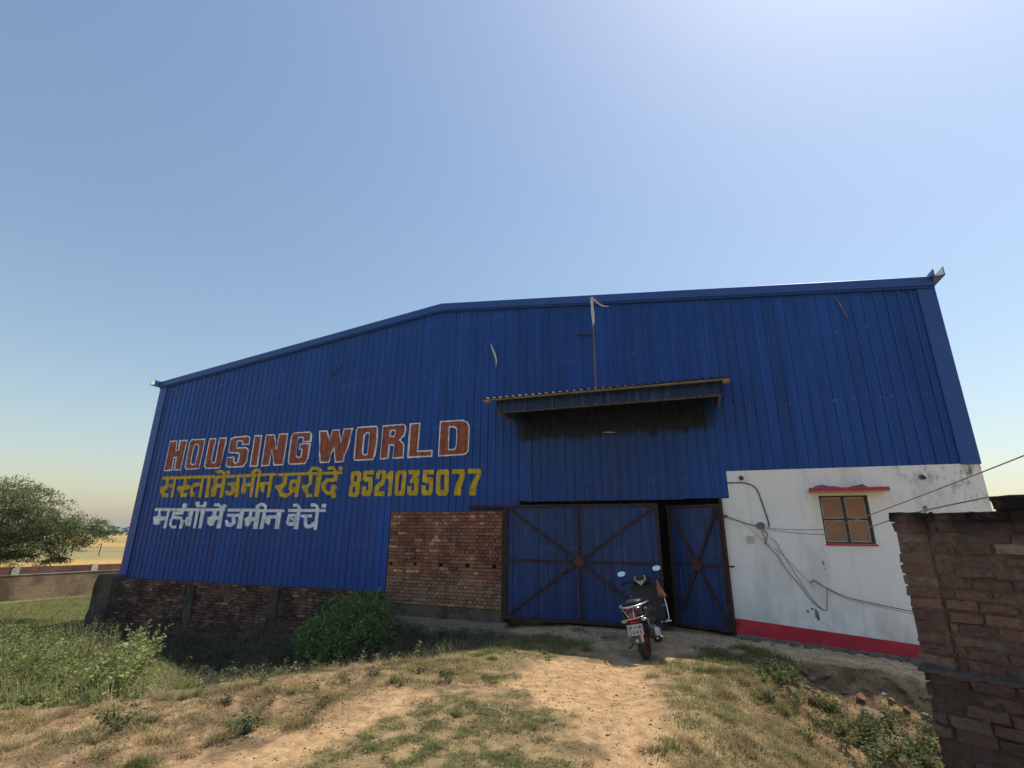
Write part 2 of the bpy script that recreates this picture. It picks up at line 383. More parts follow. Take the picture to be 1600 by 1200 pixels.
def ground_colour(u, d):
    n1 = fbm(u * .9, d * .9, 40); n2 = fbm(u * 4, d * 4, 41); n3 = fbm(u * 13, d * 13, 42, 3)
    c = np.zeros(u.shape + (3,)) + np.array((.43, .29, .16))
    c = blend(c, (.21, .145, .085), sstep(.42, .62, n2))
    c = blend(c, (.17, .125, .07), sstep(.5, .75, n3) * .7)
    dust = np.maximum(soft(u, d, Z_PATH, .12, 50, .22), np.maximum(soft(u, d, Z_BARE, .2, 51, .35), soft(u, d, Z_BAREL, .2, 52, .3) * .7))
    c = blend(c, (.57, .375, .20), dust * (.8 + .2 * n2))
    c = blend(c, (.33, .21, .11), dust * sstep(.5, .7, n3) * .6)
    ap = soft(u, d, Z_APRON, .12, 53, .2); c = blend(c, (.64, .47, .30), ap)
    c = blend(c, (.46, .34, .22), ap * sstep(.45, .7, n2) * .7)
    gr = np.maximum(soft(u, d, Z_GRASSC, .2, 54, .5), np.maximum(soft(u, d, Z_GRASSR, .2, 55, .4), soft(u, d, Z_GRASSM, .2, 56, .4)))
    c = blend(c, (.32, .245, .125), gr * .7)
    bk = soft(u, d, Z_BANK, .2, 57, .3); c = blend(c, (.34, .225, .12), bk); c = blend(c, (.18, .12, .07), bk * sstep(.45, .6, n2))
    lf = soft(u, d, Z_LEFT, .3, 58, .4); c = blend(c, (.17, .155, .07), lf)
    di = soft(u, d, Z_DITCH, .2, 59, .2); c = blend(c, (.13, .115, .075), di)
    yard = sstep(-16.8, -17.8, u) * sstep(-12, -10, d); c = blend(c, (.22, .21, .085), yard * sstep(8, 6, d))
    c = blend(c, (.42, .29, .16), sstep(7.6, 9, d) * sstep(30, 20, d))  # unseen ground behind the camera, set pale to bounce light onto the front
    far = sstep(36, 42, np.hypot(u, d - 5)) ; wheat = fbm(u * .02, d * .06, 60)
    c = blend(c, (.56, .35, .12), far); c = blend(c, (.34, .28, .12), far * sstep(.5, .6, wheat))
    strip = far * sstep(66, 70, np.hypot(u, d - 11)) * sstep(110, 104, np.hypot(u, d - 11)); c = blend(c, (.30, .27, .13), strip * .85)
    return np.clip(c, 0, 1)
GC = ground_colour(GU, GD)
wx = GU * T2[0] + (FD - GD) * N2[0]; wy = GU * T2[1] + (FD - GD) * N2[1]
nu, ndd = GU.shape
idx = np.arange(nu * ndd).reshape(nu, ndd)
F = np.stack([idx[:-1, :-1], idx[:-1, 1:], idx[1:, 1:], idx[1:, :-1]], -1).reshape(-1, 4)
def mat_ground():
    m, t, b = new_mat("ground"); v = coords(t)
    c = attr(t)
    c = mix(t, c, ramp(t, [(.3, (.62, .58, .54)), (.55, (1.0, 1.0, 1.0)), (.72, (1.3, 1.27, 1.24))], noise(t, v, 7, 7, .7)), 1.0, 'MULTIPLY')
    c = mix(t, c, ramp(t, [(.35, (.7, .68, .65)), (.6, (1.1, 1.1, 1.1))], noise(t, v, 55, 4, .6)), .8, 'MULTIPLY')
    vo = nd(t, "ShaderNodeTexVoronoi"); vo.inputs["Scale"].default_value = 34; t.links.new(v, vo.inputs["Vector"])
    peb = ramp(t, [(.05, (1, 1, 1)), (.16, (0, 0, 0))], vo.outputs["Distance"])
    sel = ramp(t, [(.62, (0, 0, 0)), (.66, (1, 1, 1))], noise(t, v, 6, 3))
    pm = nd(t, "ShaderNodeMath", operation='MULTIPLY'); t.links.new(peb, pm.inputs[0]); t.links.new(sel, pm.inputs[1])
    c = mix(t, c, (.36, .27, .2), pm.outputs[0])
    t.links.new(c, b.inputs["Base Color"]); b.inputs["Roughness"].default_value = 1.0; b.inputs["Specular IOR Level"].default_value = .05
    h = nd(t, "ShaderNodeMath", operation='ADD'); t.links.new(noise(t, v, 22, 6, .7), h.inputs[0]); t.links.new(pm.outputs[0], h.inputs[1])
    bump(t, b, h.outputs[0], .75, .03)
    return m
M_ground = mat_ground()
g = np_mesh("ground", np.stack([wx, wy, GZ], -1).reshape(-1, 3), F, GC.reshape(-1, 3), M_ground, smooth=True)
tag(g, kind="structure")
def on_ground(u, d): return float(ground_z(np.array([u]), np.array([d]))[0])

# ---------------------------------------------------------------- warehouse
UL, UR, URIDGE, ZRIDGE, ZL, ZR = -16.69, 4.66, -6.12, 7.80, 6.60, 6.64
def z_rake(u): return ZL + (ZRIDGE - ZL) * (u - UL) / (URIDGE - UL) if u < URIDGE else ZRIDGE + (ZR - ZRIDGE) * (u - URIDGE) / (UR - URIDGE)
PITCH = .2; RIB = ((0, 0), (.125, 0), (.14, .026), (.172, .026), (.187, 0))
PH = -16.66
def ribs(u0, u1, ph=PH, pitch=PITCH, rib=RIB):
    """breakpoints (u, depth) of the sheet between u0 and u1"""
    out = []; k = math.floor((u0 - ph) / pitch) - 1
    pts = []
    while ph + k * pitch < u1 + pitch:
        # every fifth rib is a side lap, a little taller and wider
        lap = (k % 5 == 0)
        for x, h in rib: pts.append((ph + k * pitch + x, h * (1.18 if lap else 1)))
        k += 1
    def at(u):
        for (a, ha), (b, hb) in zip(pts, pts[1:]):
            if a <= u <= b: return ha + (hb - ha) * (u - a) / (b - a)
        return 0
    out = [(u0, at(u0))] + [p for p in pts if u0 + 1e-4 < p[0] < u1 - 1e-4] + [(u1, at(u1))]
    return out
def ribdepth(u, cache={}):
    k = math.floor((u - PH) / PITCH); x = u - PH - k * PITCH; lap = k % 5 == 0
    prev = RIB[0]
    for p in RIB[1:] + ((PITCH, 0),):
        if x <= p[0]: return (prev[1] + (p[1] - prev[1]) * (x - prev[0]) / (p[0] - prev[0])) * (1.18 if lap else 1)
        prev = p
    return 0
wh = empty("warehouse", FRONT, "big blue metal shed with painted lettering, rusty gate and white plastered corner", "warehouse")

mb = MB()
zl = 3.46          # two courses of sheets; the upper one laps 5 mm over the lower
for u0, u1, zb, lower, zu in ((UL, -7.25, .41, 1, zl), (-7.25, -3.86, 2.275, 1, zl), (-3.86, -3.60, 2.49, 1, zl), (-3.60, -.35, 2.9, 1, zl), (-.35, .57, 2.49, 1, zl), (.57, UR, 3.02, 1, zl)):
    P = ribs(u0, u1)
    for (a, ha), (b, hb) in zip(P, P[1:]):
        zj = random.uniform(-.004, .004)
        ta, tb = z_rake(a) - .1, z_rake(b) - .1
        top = max(ha, hb); w1 = 1.0  # rib faces coloured paler in place of reflections, side laps most
        if top > .029: w1 = random.choice((1.25, 1.4, 1.6)) if min(ha, hb) < .01 else 1.2
        elif top > .001: w1 = random.uniform(1.0, 1.12)
        w2 = w1 * random.uniform(.9, 1.1)
        if lower: mb.quad((a, -ha, zb + zj), (b, -hb, zb + zj), (b, -hb, zl + .1), (a, -ha, zl + .1), (w1,) * 3)
        mb.quad((a, -ha - .005, zu), (b, -hb - .005, zu), (b, -hb - .005, tb), (a, -ha - .005, ta), (w2,) * 3)
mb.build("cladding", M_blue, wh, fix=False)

# roof, side and back walls
mb = MB(); DEP = 34.0
rt = .06
for a, b in ((UL - .1, URIDGE), (URIDGE, UR + .1)):
    za, zb_ = z_rake(a), z_rake(b)
    mb.add([(a, .06, za), (b, .06, zb_), (b, DEP, zb_), (a, DEP, za), (a, .06, za - rt), (b, .06, zb_ - rt), (b, DEP, zb_ - rt), (a, DEP, za - rt)],
           [(0, 1, 2, 3), (7, 6, 5, 4), (0, 4, 5, 1), (2, 6, 7, 3), (1, 5, 6, 2), (3, 7, 4, 0)])
mb.build("roof", M_blue2, wh)
mb = MB()
mb.box(UL, UL + .05, .03, DEP, -1.3, ZL - .1); mb.build("side_wall", M_blue2, wh)
mb = MB(); mb.box(UR - .05, UR, .25, DEP, -1.3, ZR - .1); mb.build("side_wall", M_blue2, wh)
mb = MB(); mb.add([(UL + .06, DEP, -1.3), (UR - .06, DEP, -1.3), (UR - .06, DEP, ZR - .15), (URIDGE, DEP, ZRIDGE - .15), (UL + .06, DEP, ZL - .15)], [(4, 3, 2, 1, 0)])
mb.build("back_wall", M_blue2, wh, fix=False)
mb = MB(); mb.box(UL + .08, UR - .08, .3, DEP - .1, -.4, -.02); mb.build("floor_slab", M_cement, wh)

# flashing along the sloping roof edges: rounded top, lip below
mb = MB()
prof = [(-.02, -.235), (-.075, -.235), (-.085, -.22), (-.075, -.2), (-.098, -.19), (-.105, -.06), (-.104, -.012), (-.098, -.004), (.0, -.004), (.3, .0), (.3, -.02), (0, -.02)]
xs = [UL - .02, URIDGE, UR + .02]
for a, b in zip(xs, xs[1:]):
    seg = np.linspace(a, b, 5)
    for p, q in zip(seg, seg[1:]):
        n = len(prof); A = [(p, y, z_rake(p) + z) for y, z in prof]; B = [(q, y, z_rake(q) + z) for y, z in prof]
        mb.add(A + B, [(i, (i + 1) % n, n + (i + 1) % n, n + i) for i in range(n)])
mb.add([(xs[0], y, z_rake(xs[0]) + z) for y, z in prof], [tuple(range(len(prof)))]); mb.add([(xs[-1], y, z_rake(xs[-1]) + z) for y, z in prof], [tuple(range(len(prof)))])
mb.build("roof_edge_flashing", M_trim, wh)
# corner flashings
mb = MB(); mb.add([(UL - .03, .3, .41), (UL - .03, -.045, .41), (UL + .26, -.045, .41), (UL + .275, -.03, .41), (UL - .03, .3, ZL - .15), (UL - .03, -.045, ZL - .15), (UL + .26, -.045, ZL - .13), (UL + .275, -.03, ZL - .13)], [(0, 1, 5, 4), (1, 2, 6, 5), (2, 3, 7, 6)])
mb.build("corner_flashing", M_trim, wh, fix=False)
mb = MB(); mb.add([(UR + .03, .3, 3.0), (UR + .03, -.045, 3.0), (UR - .24, -.045, 3.0), (UR - .255, -.03, 3.0), (UR + .03, .3, ZR - .13), (UR + .03, -.045, ZR - .13), (UR - .24, -.045, ZR - .11), (UR - .255, -.03, ZR - .11)], [(4, 5, 1, 0), (5, 6, 2, 1), (6, 7, 3, 2)])
mb.build("corner_flashing", M_trim, wh, fix=False)
# eaves gutters, seen end-on
def gutter(side, u, z, name="gutter"):
    s = side; m1 = MB(); a, w, h = u, (.22 if s < 0 else .17), .12
    y0, y1 = -.26, DEP
    xi, xo = (a, a + s * w)
    f = .0
    def plate(p, q, t, zz0, zz1): m1.box(min(p, q), max(p, q), y0 - f, y1, zz0, zz1)
    m1.box(min(xi, xo), max(xi, xo), y0 + .02, y1, z - h, z - h + .012)
    m1.box(min(xo, xo - s * .012), max(xo, xo - s * .012), y0, y1, z - h - .004, z + .05)
    m1.box(min(xi, xi + s * .012), max(xi, xi + s * .012), y0, y1, z - h - .004, z + .03)
    g_ = m1.build(name, M_trim, wh)
    m2 = MB(); m2.box(min(xi + s * .014, xo - s * .014), max(xi + s * .014, xo - s * .014), y0 + .03, y1 - .01, z - h + .013, z - h + .02)
    e = xo - s * .0135; m2.box(min(e, e - s * .006), max(e, e - s * .006), y0 + .004, y1 - .01, z - h + .022, z + .045)
    m2.build("gutter_lining", M_cream, g_)
gutter(-1, UL - .03, ZL - .02); gutter(1, UR - .02, ZR + .04)

# recessed-look lintel sheet over the gate, fixed proud of the cladding
mb = MB(); P = ribs(-3.69, -.27, -3.72, .2)
for (a, ha), (b, hb) in zip(P, P[1:]): mb.quad((a, -.036 - ha, 2.47), (b, -.036 - hb, 2.47), (b, -.036 - hb, 4.04), (a, -.036 - ha, 4.04))
mb.quad((-3.69, -.036, 2.47), (-3.69, -.036, 4.04), (-3.69, 0, 4.04), (-3.69, 0, 2.47)); mb.quad((-.27, -.036, 2.47), (-.27, 0, 2.47), (-.27, 0, 4.04), (-.27, -.036, 4.04))
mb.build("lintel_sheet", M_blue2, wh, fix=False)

# painted lettering following the ribs
def lettering(name, polys, mat, off0, parent, col=(1, 1, 1), outline=None):
    bm = bmesh.new(); cl = bm.loops.layers.float_color.new("Col")
    def addpoly(loops, off):
        flat = [p for l in loops for p in l]
        tris = tessellate_polygon([[Vector((x, z, 0)) for x, z in l] for l in loops])
        vs = [bm.verts.new((x, off, z)) for x, z in flat]
        for t in tris:
            try: f = bm.faces.new([vs[i] for i in t])
            except ValueError: pass
    def ribbon(loop, w, off):
        L = [Vector(p) for p in loop]; n = len(L)
        ii, oo = [], []
        for i in range(n):
            a = (L[i] - L[i - 1]).normalized(); b = (L[(i + 1) % n] - L[i]).normalized()
            m = (a + b); m = m.normalized() if m.length > 1e-4 else a
            nn = Vector((-m.y, m.x)); k = 1 / max(.45, nn.dot(Vector((-a.y, a.x))))
            wj = w * random.uniform(.8, 1.25)
            ii.append(bm.verts.new((L[i].x + nn.x * wj * k, off, L[i].y + nn.y * wj * k))); oo.append(bm.verts.new((L[i].x - nn.x * wj * k, off, L[i].y - nn.y * wj * k)))
        for i in range(n):
            j = (i + 1) % n; bm.faces.new((ii[i], ii[j], oo[j], oo[i]))
    for k, loops in enumerate(polys):
        off = off0 + .0006 * (k % 9)
        if outline: 
            for l in loops: ribbon(l, outline, off)
        else: addpoly(loops, off)
    us = [v.co.x for v in bm.verts]; u0, u1 = min(us), max(us)
    for u, h in ribs(u0, u1)[1:-1]:
        bmesh.ops.bisect_plane(bm, geom=bm.verts[:] + bm.edges[:] + bm.faces[:], plane_co=(u, 0, 0), plane_no=(1, 0, 0))
    for v in bm.verts:
        lap = .005 if v.co.z > 3.3 else 0
        v.co.y = -(ribdepth(v.co.x) + v.co.y + lap)
    bm.normal_update()
    for f in bm.faces:
        if f.normal.y > 0: f.normal_flip()
        for l in f.loops: l[cl] = (*col, 1)
    me = bpy.data.meshes.new(name); bm.to_mesh(me); bm.free(); me.materials.append(mat)
    o = bpy.data.objects.new(name, me); COL.objects.link(o); o.parent = parent
    return o
LET_RED=[[[(-15.719,4.522),(-15.441,4.516),(-15.405,4.218),(-15.268,4.217),(-15.292,4.52),(-14.994,4.514),(-15.017,3.588),(-15.283,3.597),(-15.292,3.997),(-15.429,3.997),(-15.41,3.593),(-15.708,3.591)]],[[(-14.788,4.521),(-14.219,4.506),(-14.211,4.334),(-14.235,3.611),(-14.397,3.6),(-14.754,3.599),(-14.846,3.668),(-14.859,4.466)],[(-14.58,4.375),(-14.481,4.366),(-14.436,4.311),(-14.41,4.187),(-14.448,3.747),(-14.538,3.725),(-14.634,3.772),(-14.65,3.92),(-14.633,4.303)]],[[(-14.014,4.507),(-13.747,4.497),(-13.785,3.9),(-13.743,3.779),(-13.666,3.746),(-13.606,3.782),(-13.609,4.501),(-13.302,4.496),(-13.294,4.286),(-13.333,3.637),(-13.423,3.59),(-13.917,3.596),(-14.027,3.663),(-14.02,4.324)]],[[(-13.003,4.496),(-12.47,4.499),(-12.365,4.438),(-12.373,4.251),(-12.638,4.26),(-12.638,4.361),(-12.822,4.388),(-12.86,4.356),(-12.838,4.16),(-12.451,4.154),(-12.345,4.069),(-12.351,3.739),(-12.471,3.596),(-13.033,3.601),(-13.112,3.653),(-13.122,3.888),(-12.866,3.89),(-12.855,3.743),(-12.756,3.698),(-12.677,3.736),(-12.662,3.967),(-12.716,4.012),(-13.042,4.027),(-13.109,4.072),(-13.116,4.396),(-13.076,4.471)]],[[(-12.19,4.496),(-11.901,4.482),(-11.897,3.591),(-12.19,3.599)]],[[(-11.753,4.49),(-11.445,4.481),(-11.27,4.049),(-11.258,4.487),(-10.947,4.479),(-10.962,3.595),(-11.268,3.596),(-11.462,4.042),(-11.467,3.594),(-11.755,3.594)]],[[(-10.673,4.487),(-10.153,4.484),(-10.079,4.427),(-10.071,4.214),(-10.347,4.213),(-10.356,4.331),(-10.431,4.359),(-10.507,4.34),(-10.533,4.252),(-10.525,3.885),(-10.498,3.805),(-10.422,3.767),(-10.358,3.798),(-10.352,4.003),(-10.452,4.008),(-10.447,4.155),(-10.081,4.151),(-10.092,3.724),(-10.188,3.596),(-10.472,3.596),(-10.722,3.601),(-10.789,3.675),(-10.801,4.348),(-10.766,4.436)]],[[(-9.815,4.477),(-9.521,4.475),(-9.441,4.218),(-9.363,4.481),(-9.127,4.485),(-9.044,4.133),(-8.982,4.493),(-8.69,4.485),(-8.787,4.004),(-8.882,3.743),(-8.882,3.599),(-9.154,3.592),(-9.252,3.99),(-9.373,3.601),(-9.655,3.6),(-9.742,4.054)]],[[(-8.519,4.505),(-7.925,4.501),(-7.883,4.441),(-7.866,4.107),(-7.895,3.706),(-7.947,3.617),(-8.486,3.613),(-8.555,3.668),(-8.565,4.438)],[(-8.229,4.343),(-8.156,4.336),(-8.123,4.273),(-8.131,3.776),(-8.198,3.742),(-8.271,3.768),(-8.289,3.843),(-8.285,4.282)]],[[(-7.721,4.494),(-7.089,4.497),(-7.037,4.453),(-7.02,4.37),(-7.056,4.194),(-7.174,4.087),(-7.075,4.011),(-7.04,3.943),(-7.037,3.624),(-7.338,3.623),(-7.323,3.929),(-7.369,3.968),(-7.472,3.978),(-7.482,3.622),(-7.721,3.617),(-7.72,3.949)],[(-7.465,4.361),(-7.37,4.366),(-7.316,4.329),(-7.312,4.254),(-7.372,4.191),(-7.476,4.201)]],[[(-6.877,4.498),(-6.602,4.491),(-6.624,3.763),(-6.204,3.764),(-6.203,3.623),(-6.884,3.622),(-6.882,4.125)]],[[(-6.006,4.495),(-5.382,4.487),(-5.256,4.435),(-5.19,4.324),(-5.198,3.709),(-5.286,3.627),(-6.012,3.618)],[(-5.744,4.346),(-5.593,4.329),(-5.528,4.275),(-5.514,4.117),(-5.525,3.85),(-5.567,3.761),(-5.738,3.763)]]]
LET_YEL=[[[(-15.727,3.311),(-13.501,3.295),(-13.526,3.383),(-15.759,3.404)]],[[(-15.554,3.326),(-15.449,3.323),(-15.416,3.096),(-15.488,2.962),(-15.499,2.903),(-15.335,2.871),(-15.333,2.769),(-15.627,2.77),(-15.754,3.046),(-15.697,3.093),(-15.555,3.139)]],[[(-15.385,3.135),(-15.227,3.17),(-15.204,3.043),(-15.303,3.045)]],[[(-15.242,3.347),(-15.105,3.342),(-15.094,2.757),(-15.238,2.76)]],[[(-14.79,3.333),(-14.675,3.33),(-14.635,3.116),(-14.458,3.112),(-14.44,2.997),(-14.587,2.99),(-14.71,2.945),(-14.666,2.887),(-14.539,2.866),(-14.51,2.761),(-14.794,2.76),(-14.882,2.93),(-15.029,3.01),(-14.996,3.086),(-14.78,3.1)]],[[(-14.038,3.187),(-14.027,3.073),(-14.232,3.068),(-14.338,3.013),(-14.212,2.793),(-14.304,2.738),(-14.439,2.845),(-14.448,3.073),(-14.314,3.175)]],[[(-14.049,3.33),(-13.915,3.326),(-13.908,2.737),(-14.053,2.74)]],[[(-13.799,3.332),(-13.662,3.328),(-13.633,2.727),(-13.776,2.73)]],[[(-13.534,3.315),(-13.385,3.31),(-13.383,3.122),(-13.206,3.127),(-13.189,3.006),(-13.354,3.0),(-13.352,2.787),(-13.42,2.751),(-13.551,2.763),(-13.575,2.959),(-13.533,3.051),(-13.482,3.106)]],[[(-13.207,3.324),(-13.065,3.338),(-13.057,2.718),(-13.196,2.72)]],[[(-13.459,3.423),(-13.297,3.439),(-13.209,3.392),(-13.157,3.29),(-13.041,3.305),(-13.11,3.44),(-13.287,3.535),(-13.503,3.514)]],[[(-12.93,3.443),(-12.937,3.406),(-12.974,3.385),(-13.026,3.387),(-13.074,3.411),(-13.098,3.448),(-13.091,3.485),(-13.054,3.506),(-13.002,3.504),(-12.954,3.48)]],[[(-13.481,3.276),(-12.898,3.292),(-12.926,3.375),(-13.51,3.359)]],[[(-12.892,3.286),(-11.879,3.283),(-11.899,3.364),(-12.915,3.369)]],[[(-12.647,3.325),(-12.493,3.32),(-12.462,2.717),(-12.597,2.719)]],[[(-12.929,3.054),(-12.56,3.074),(-12.591,3.159),(-12.961,3.139)]],[[(-12.835,3.076),(-12.771,2.963),(-12.792,2.891),(-12.842,2.885),(-12.927,2.946),(-13.026,2.872),(-12.871,2.763),(-12.656,2.788),(-12.607,2.952),(-12.691,3.1)]],[[(-12.396,3.308),(-12.268,3.304),(-12.268,3.112),(-12.05,3.115),(-12.053,3.016),(-12.21,3.01),(-12.201,2.856),(-12.288,2.813),(-12.388,2.878),(-12.399,3.042),(-12.366,3.115)]],[[(-12.074,3.344),(-11.94,3.34),(-11.929,2.708),(-12.054,2.71)]],[[(-11.847,3.319),(-11.715,3.315),(-11.731,2.705),(-11.852,2.707)]],[[(-11.966,3.322),(-11.981,3.398),(-11.945,3.434),(-11.884,3.437),(-11.835,3.402),(-11.821,3.284),(-11.709,3.275),(-11.727,3.431),(-11.862,3.524),(-12.016,3.517),(-12.101,3.435),(-12.078,3.326)]],[[(-12.148,3.299),(-11.168,3.292),(-11.185,3.368),(-12.168,3.377)]],[[(-11.677,3.03),(-11.308,3.042),(-11.334,3.132),(-11.704,3.12)]],[[(-11.704,3.061),(-11.498,3.056),(-11.491,2.878),(-11.563,2.826),(-11.675,2.917)]],[[(-11.388,3.313),(-11.266,3.309),(-11.281,2.697),(-11.404,2.699)]],[[(-11.088,3.277),(-9.995,3.275),(-10.011,3.352),(-11.107,3.356)]],[[(-10.897,3.289),(-10.759,3.285),(-10.749,3.037),(-10.855,2.934),(-10.865,2.865),(-10.773,2.793),(-10.649,2.79),(-10.548,2.858),(-10.453,2.821),(-10.553,2.754),(-10.694,2.667),(-10.905,2.708),(-11.026,2.868),(-11.123,2.958),(-11.101,3.028),(-10.92,3.041),(-10.876,3.111)]],[[(-10.602,3.165),(-10.367,3.17),(-10.345,2.905),(-10.431,2.821),(-10.565,2.824),(-10.659,2.912),(-10.664,3.07)],[(-10.498,3.083),(-10.427,3.064),(-10.424,2.977),(-10.474,2.943),(-10.536,2.979),(-10.548,3.049)]],[[(-10.39,3.305),(-10.263,3.304),(-10.285,2.681),(-10.418,2.683)]],[[(-10.004,3.292),(-9.875,3.288),(-9.869,3.015),(-10.006,2.915),(-9.951,2.777),(-9.82,2.766),(-9.817,2.681),(-10.01,2.673),(-10.104,2.849),(-10.209,2.954),(-10.186,3.014),(-10.01,3.01),(-9.976,3.069)]],[[(-9.716,3.286),(-9.566,3.299),(-9.603,2.683),(-9.732,2.685)]],[[(-9.894,3.243),(-9.92,3.348),(-9.861,3.41),(-9.732,3.405),(-9.682,3.372),(-9.683,3.256),(-9.574,3.242),(-9.572,3.403),(-9.704,3.491),(-9.926,3.5),(-10.037,3.381),(-10.003,3.24)]],[[(-10.006,3.271),(-8.874,3.263),(-8.886,3.338),(-10.021,3.349)]],[[(-9.162,3.281),(-9.157,3.166),(-9.419,3.166),(-9.526,3.02),(-9.491,2.85),(-9.343,2.734),(-9.156,2.716),(-9.08,2.836),(-9.187,2.887),(-9.232,2.816),(-9.299,2.823),(-9.38,2.886),(-9.401,2.989),(-9.341,3.07),(-9.035,3.071),(-9.043,3.27)]],[[(-9.021,2.909),(-9.035,2.861),(-9.083,2.831),(-9.147,2.833),(-9.204,2.864),(-9.231,2.914),(-9.218,2.963),(-9.169,2.993),(-9.105,2.991),(-9.048,2.959)]],[[(-9.215,2.847),(-9.079,2.844),(-9.004,2.676),(-9.112,2.628),(-9.233,2.746)]],[[(-9.383,3.395),(-9.228,3.401),(-9.175,3.355),(-9.153,3.265),(-9.057,3.268),(-9.085,3.385),(-9.199,3.483),(-9.404,3.475)]],[[(-8.876,3.412),(-8.894,3.366),(-8.949,3.348),(-9.009,3.37),(-9.04,3.418),(-9.022,3.465),(-8.966,3.483),(-8.906,3.461)]],[[(-8.546,3.331),(-8.325,3.323),(-8.272,3.265),(-8.272,3.065),(-8.296,3.01),(-8.276,2.966),(-8.279,2.733),(-8.322,2.66),(-8.533,2.657),(-8.622,2.708),(-8.614,2.95),(-8.569,3.017),(-8.607,3.075),(-8.609,3.276)],[(-8.464,3.221),(-8.409,3.207),(-8.408,3.069),(-8.459,3.045),(-8.485,3.071),(-8.484,3.196)],[(-8.46,2.927),(-8.42,2.914),(-8.42,2.784),(-8.463,2.767),(-8.497,2.798),(-8.494,2.897)]],[[(-8.219,3.326),(-7.875,3.326),(-7.879,3.221),(-8.087,3.221),(-8.097,3.172),(-7.948,3.167),(-7.89,3.116),(-7.883,2.774),(-7.953,2.672),(-8.145,2.672),(-8.219,2.731),(-8.233,2.922),(-8.084,2.925),(-8.079,2.814),(-8.042,2.807),(-8.023,2.837),(-8.03,3.034),(-8.096,3.03),(-8.222,3.089)]],[[(-7.757,3.328),(-7.552,3.321),(-7.488,3.264),(-7.503,3.044),(-7.546,2.96),(-7.675,2.878),(-7.688,2.788),(-7.493,2.784),(-7.496,2.667),(-7.829,2.673),(-7.829,2.882),(-7.793,2.954),(-7.643,3.06),(-7.63,3.231),(-7.676,3.251),(-7.697,3.092),(-7.823,3.102),(-7.816,3.25)]],[[(-7.411,3.292),(-7.282,3.3),(-7.289,2.66),(-7.417,2.662),(-7.422,3.096),(-7.494,3.099),(-7.476,3.214)]],[[(-7.154,3.301),(-6.948,3.3),(-6.887,3.243),(-6.902,2.742),(-6.952,2.666),(-7.162,2.666),(-7.217,2.724),(-7.227,3.243)],[(-7.074,3.207),(-7.023,3.187),(-7.039,2.792),(-7.072,2.769),(-7.103,2.799),(-7.093,3.178)]],[[(-6.863,3.297),(-6.522,3.291),(-6.505,3.195),(-6.584,3.102),(-6.518,3.04),(-6.518,2.758),(-6.566,2.665),(-6.757,2.659),(-6.844,2.705),(-6.866,2.895),(-6.734,2.892),(-6.726,2.785),(-6.69,2.767),(-6.659,2.808),(-6.659,2.997),(-6.752,2.952),(-6.8,3.025),(-6.687,3.183),(-6.841,3.194)]],[[(-6.425,3.288),(-6.105,3.276),(-6.112,3.164),(-6.295,3.17),(-6.297,3.105),(-6.162,3.101),(-6.118,3.053),(-6.113,2.749),(-6.181,2.658),(-6.389,2.653),(-6.44,2.709),(-6.453,2.903),(-6.311,2.899),(-6.31,2.788),(-6.268,2.764),(-6.237,2.798),(-6.241,2.974),(-6.307,2.946),(-6.44,3.003)]],[[(-5.984,3.284),(-5.744,3.276),(-5.689,3.227),(-5.683,2.718),(-5.738,2.644),(-5.975,2.649),(-6.045,2.725),(-6.048,3.227)],[(-5.871,3.162),(-5.823,3.137),(-5.812,2.801),(-5.85,2.778),(-5.91,2.797),(-5.916,3.129)]],[[(-5.619,3.271),(-5.281,3.265),(-5.263,3.143),(-5.283,3.005),(-5.354,2.847),(-5.364,2.643),(-5.531,2.646),(-5.522,2.737),(-5.475,2.965),(-5.386,3.158),(-5.62,3.16)]],[[(-5.191,3.273),(-4.867,3.262),(-4.839,3.175),(-4.872,3.028),(-4.961,2.849),(-4.967,2.636),(-5.13,2.639),(-5.133,2.729),(-5.071,2.954),(-4.945,3.15),(-5.193,3.154)]]]
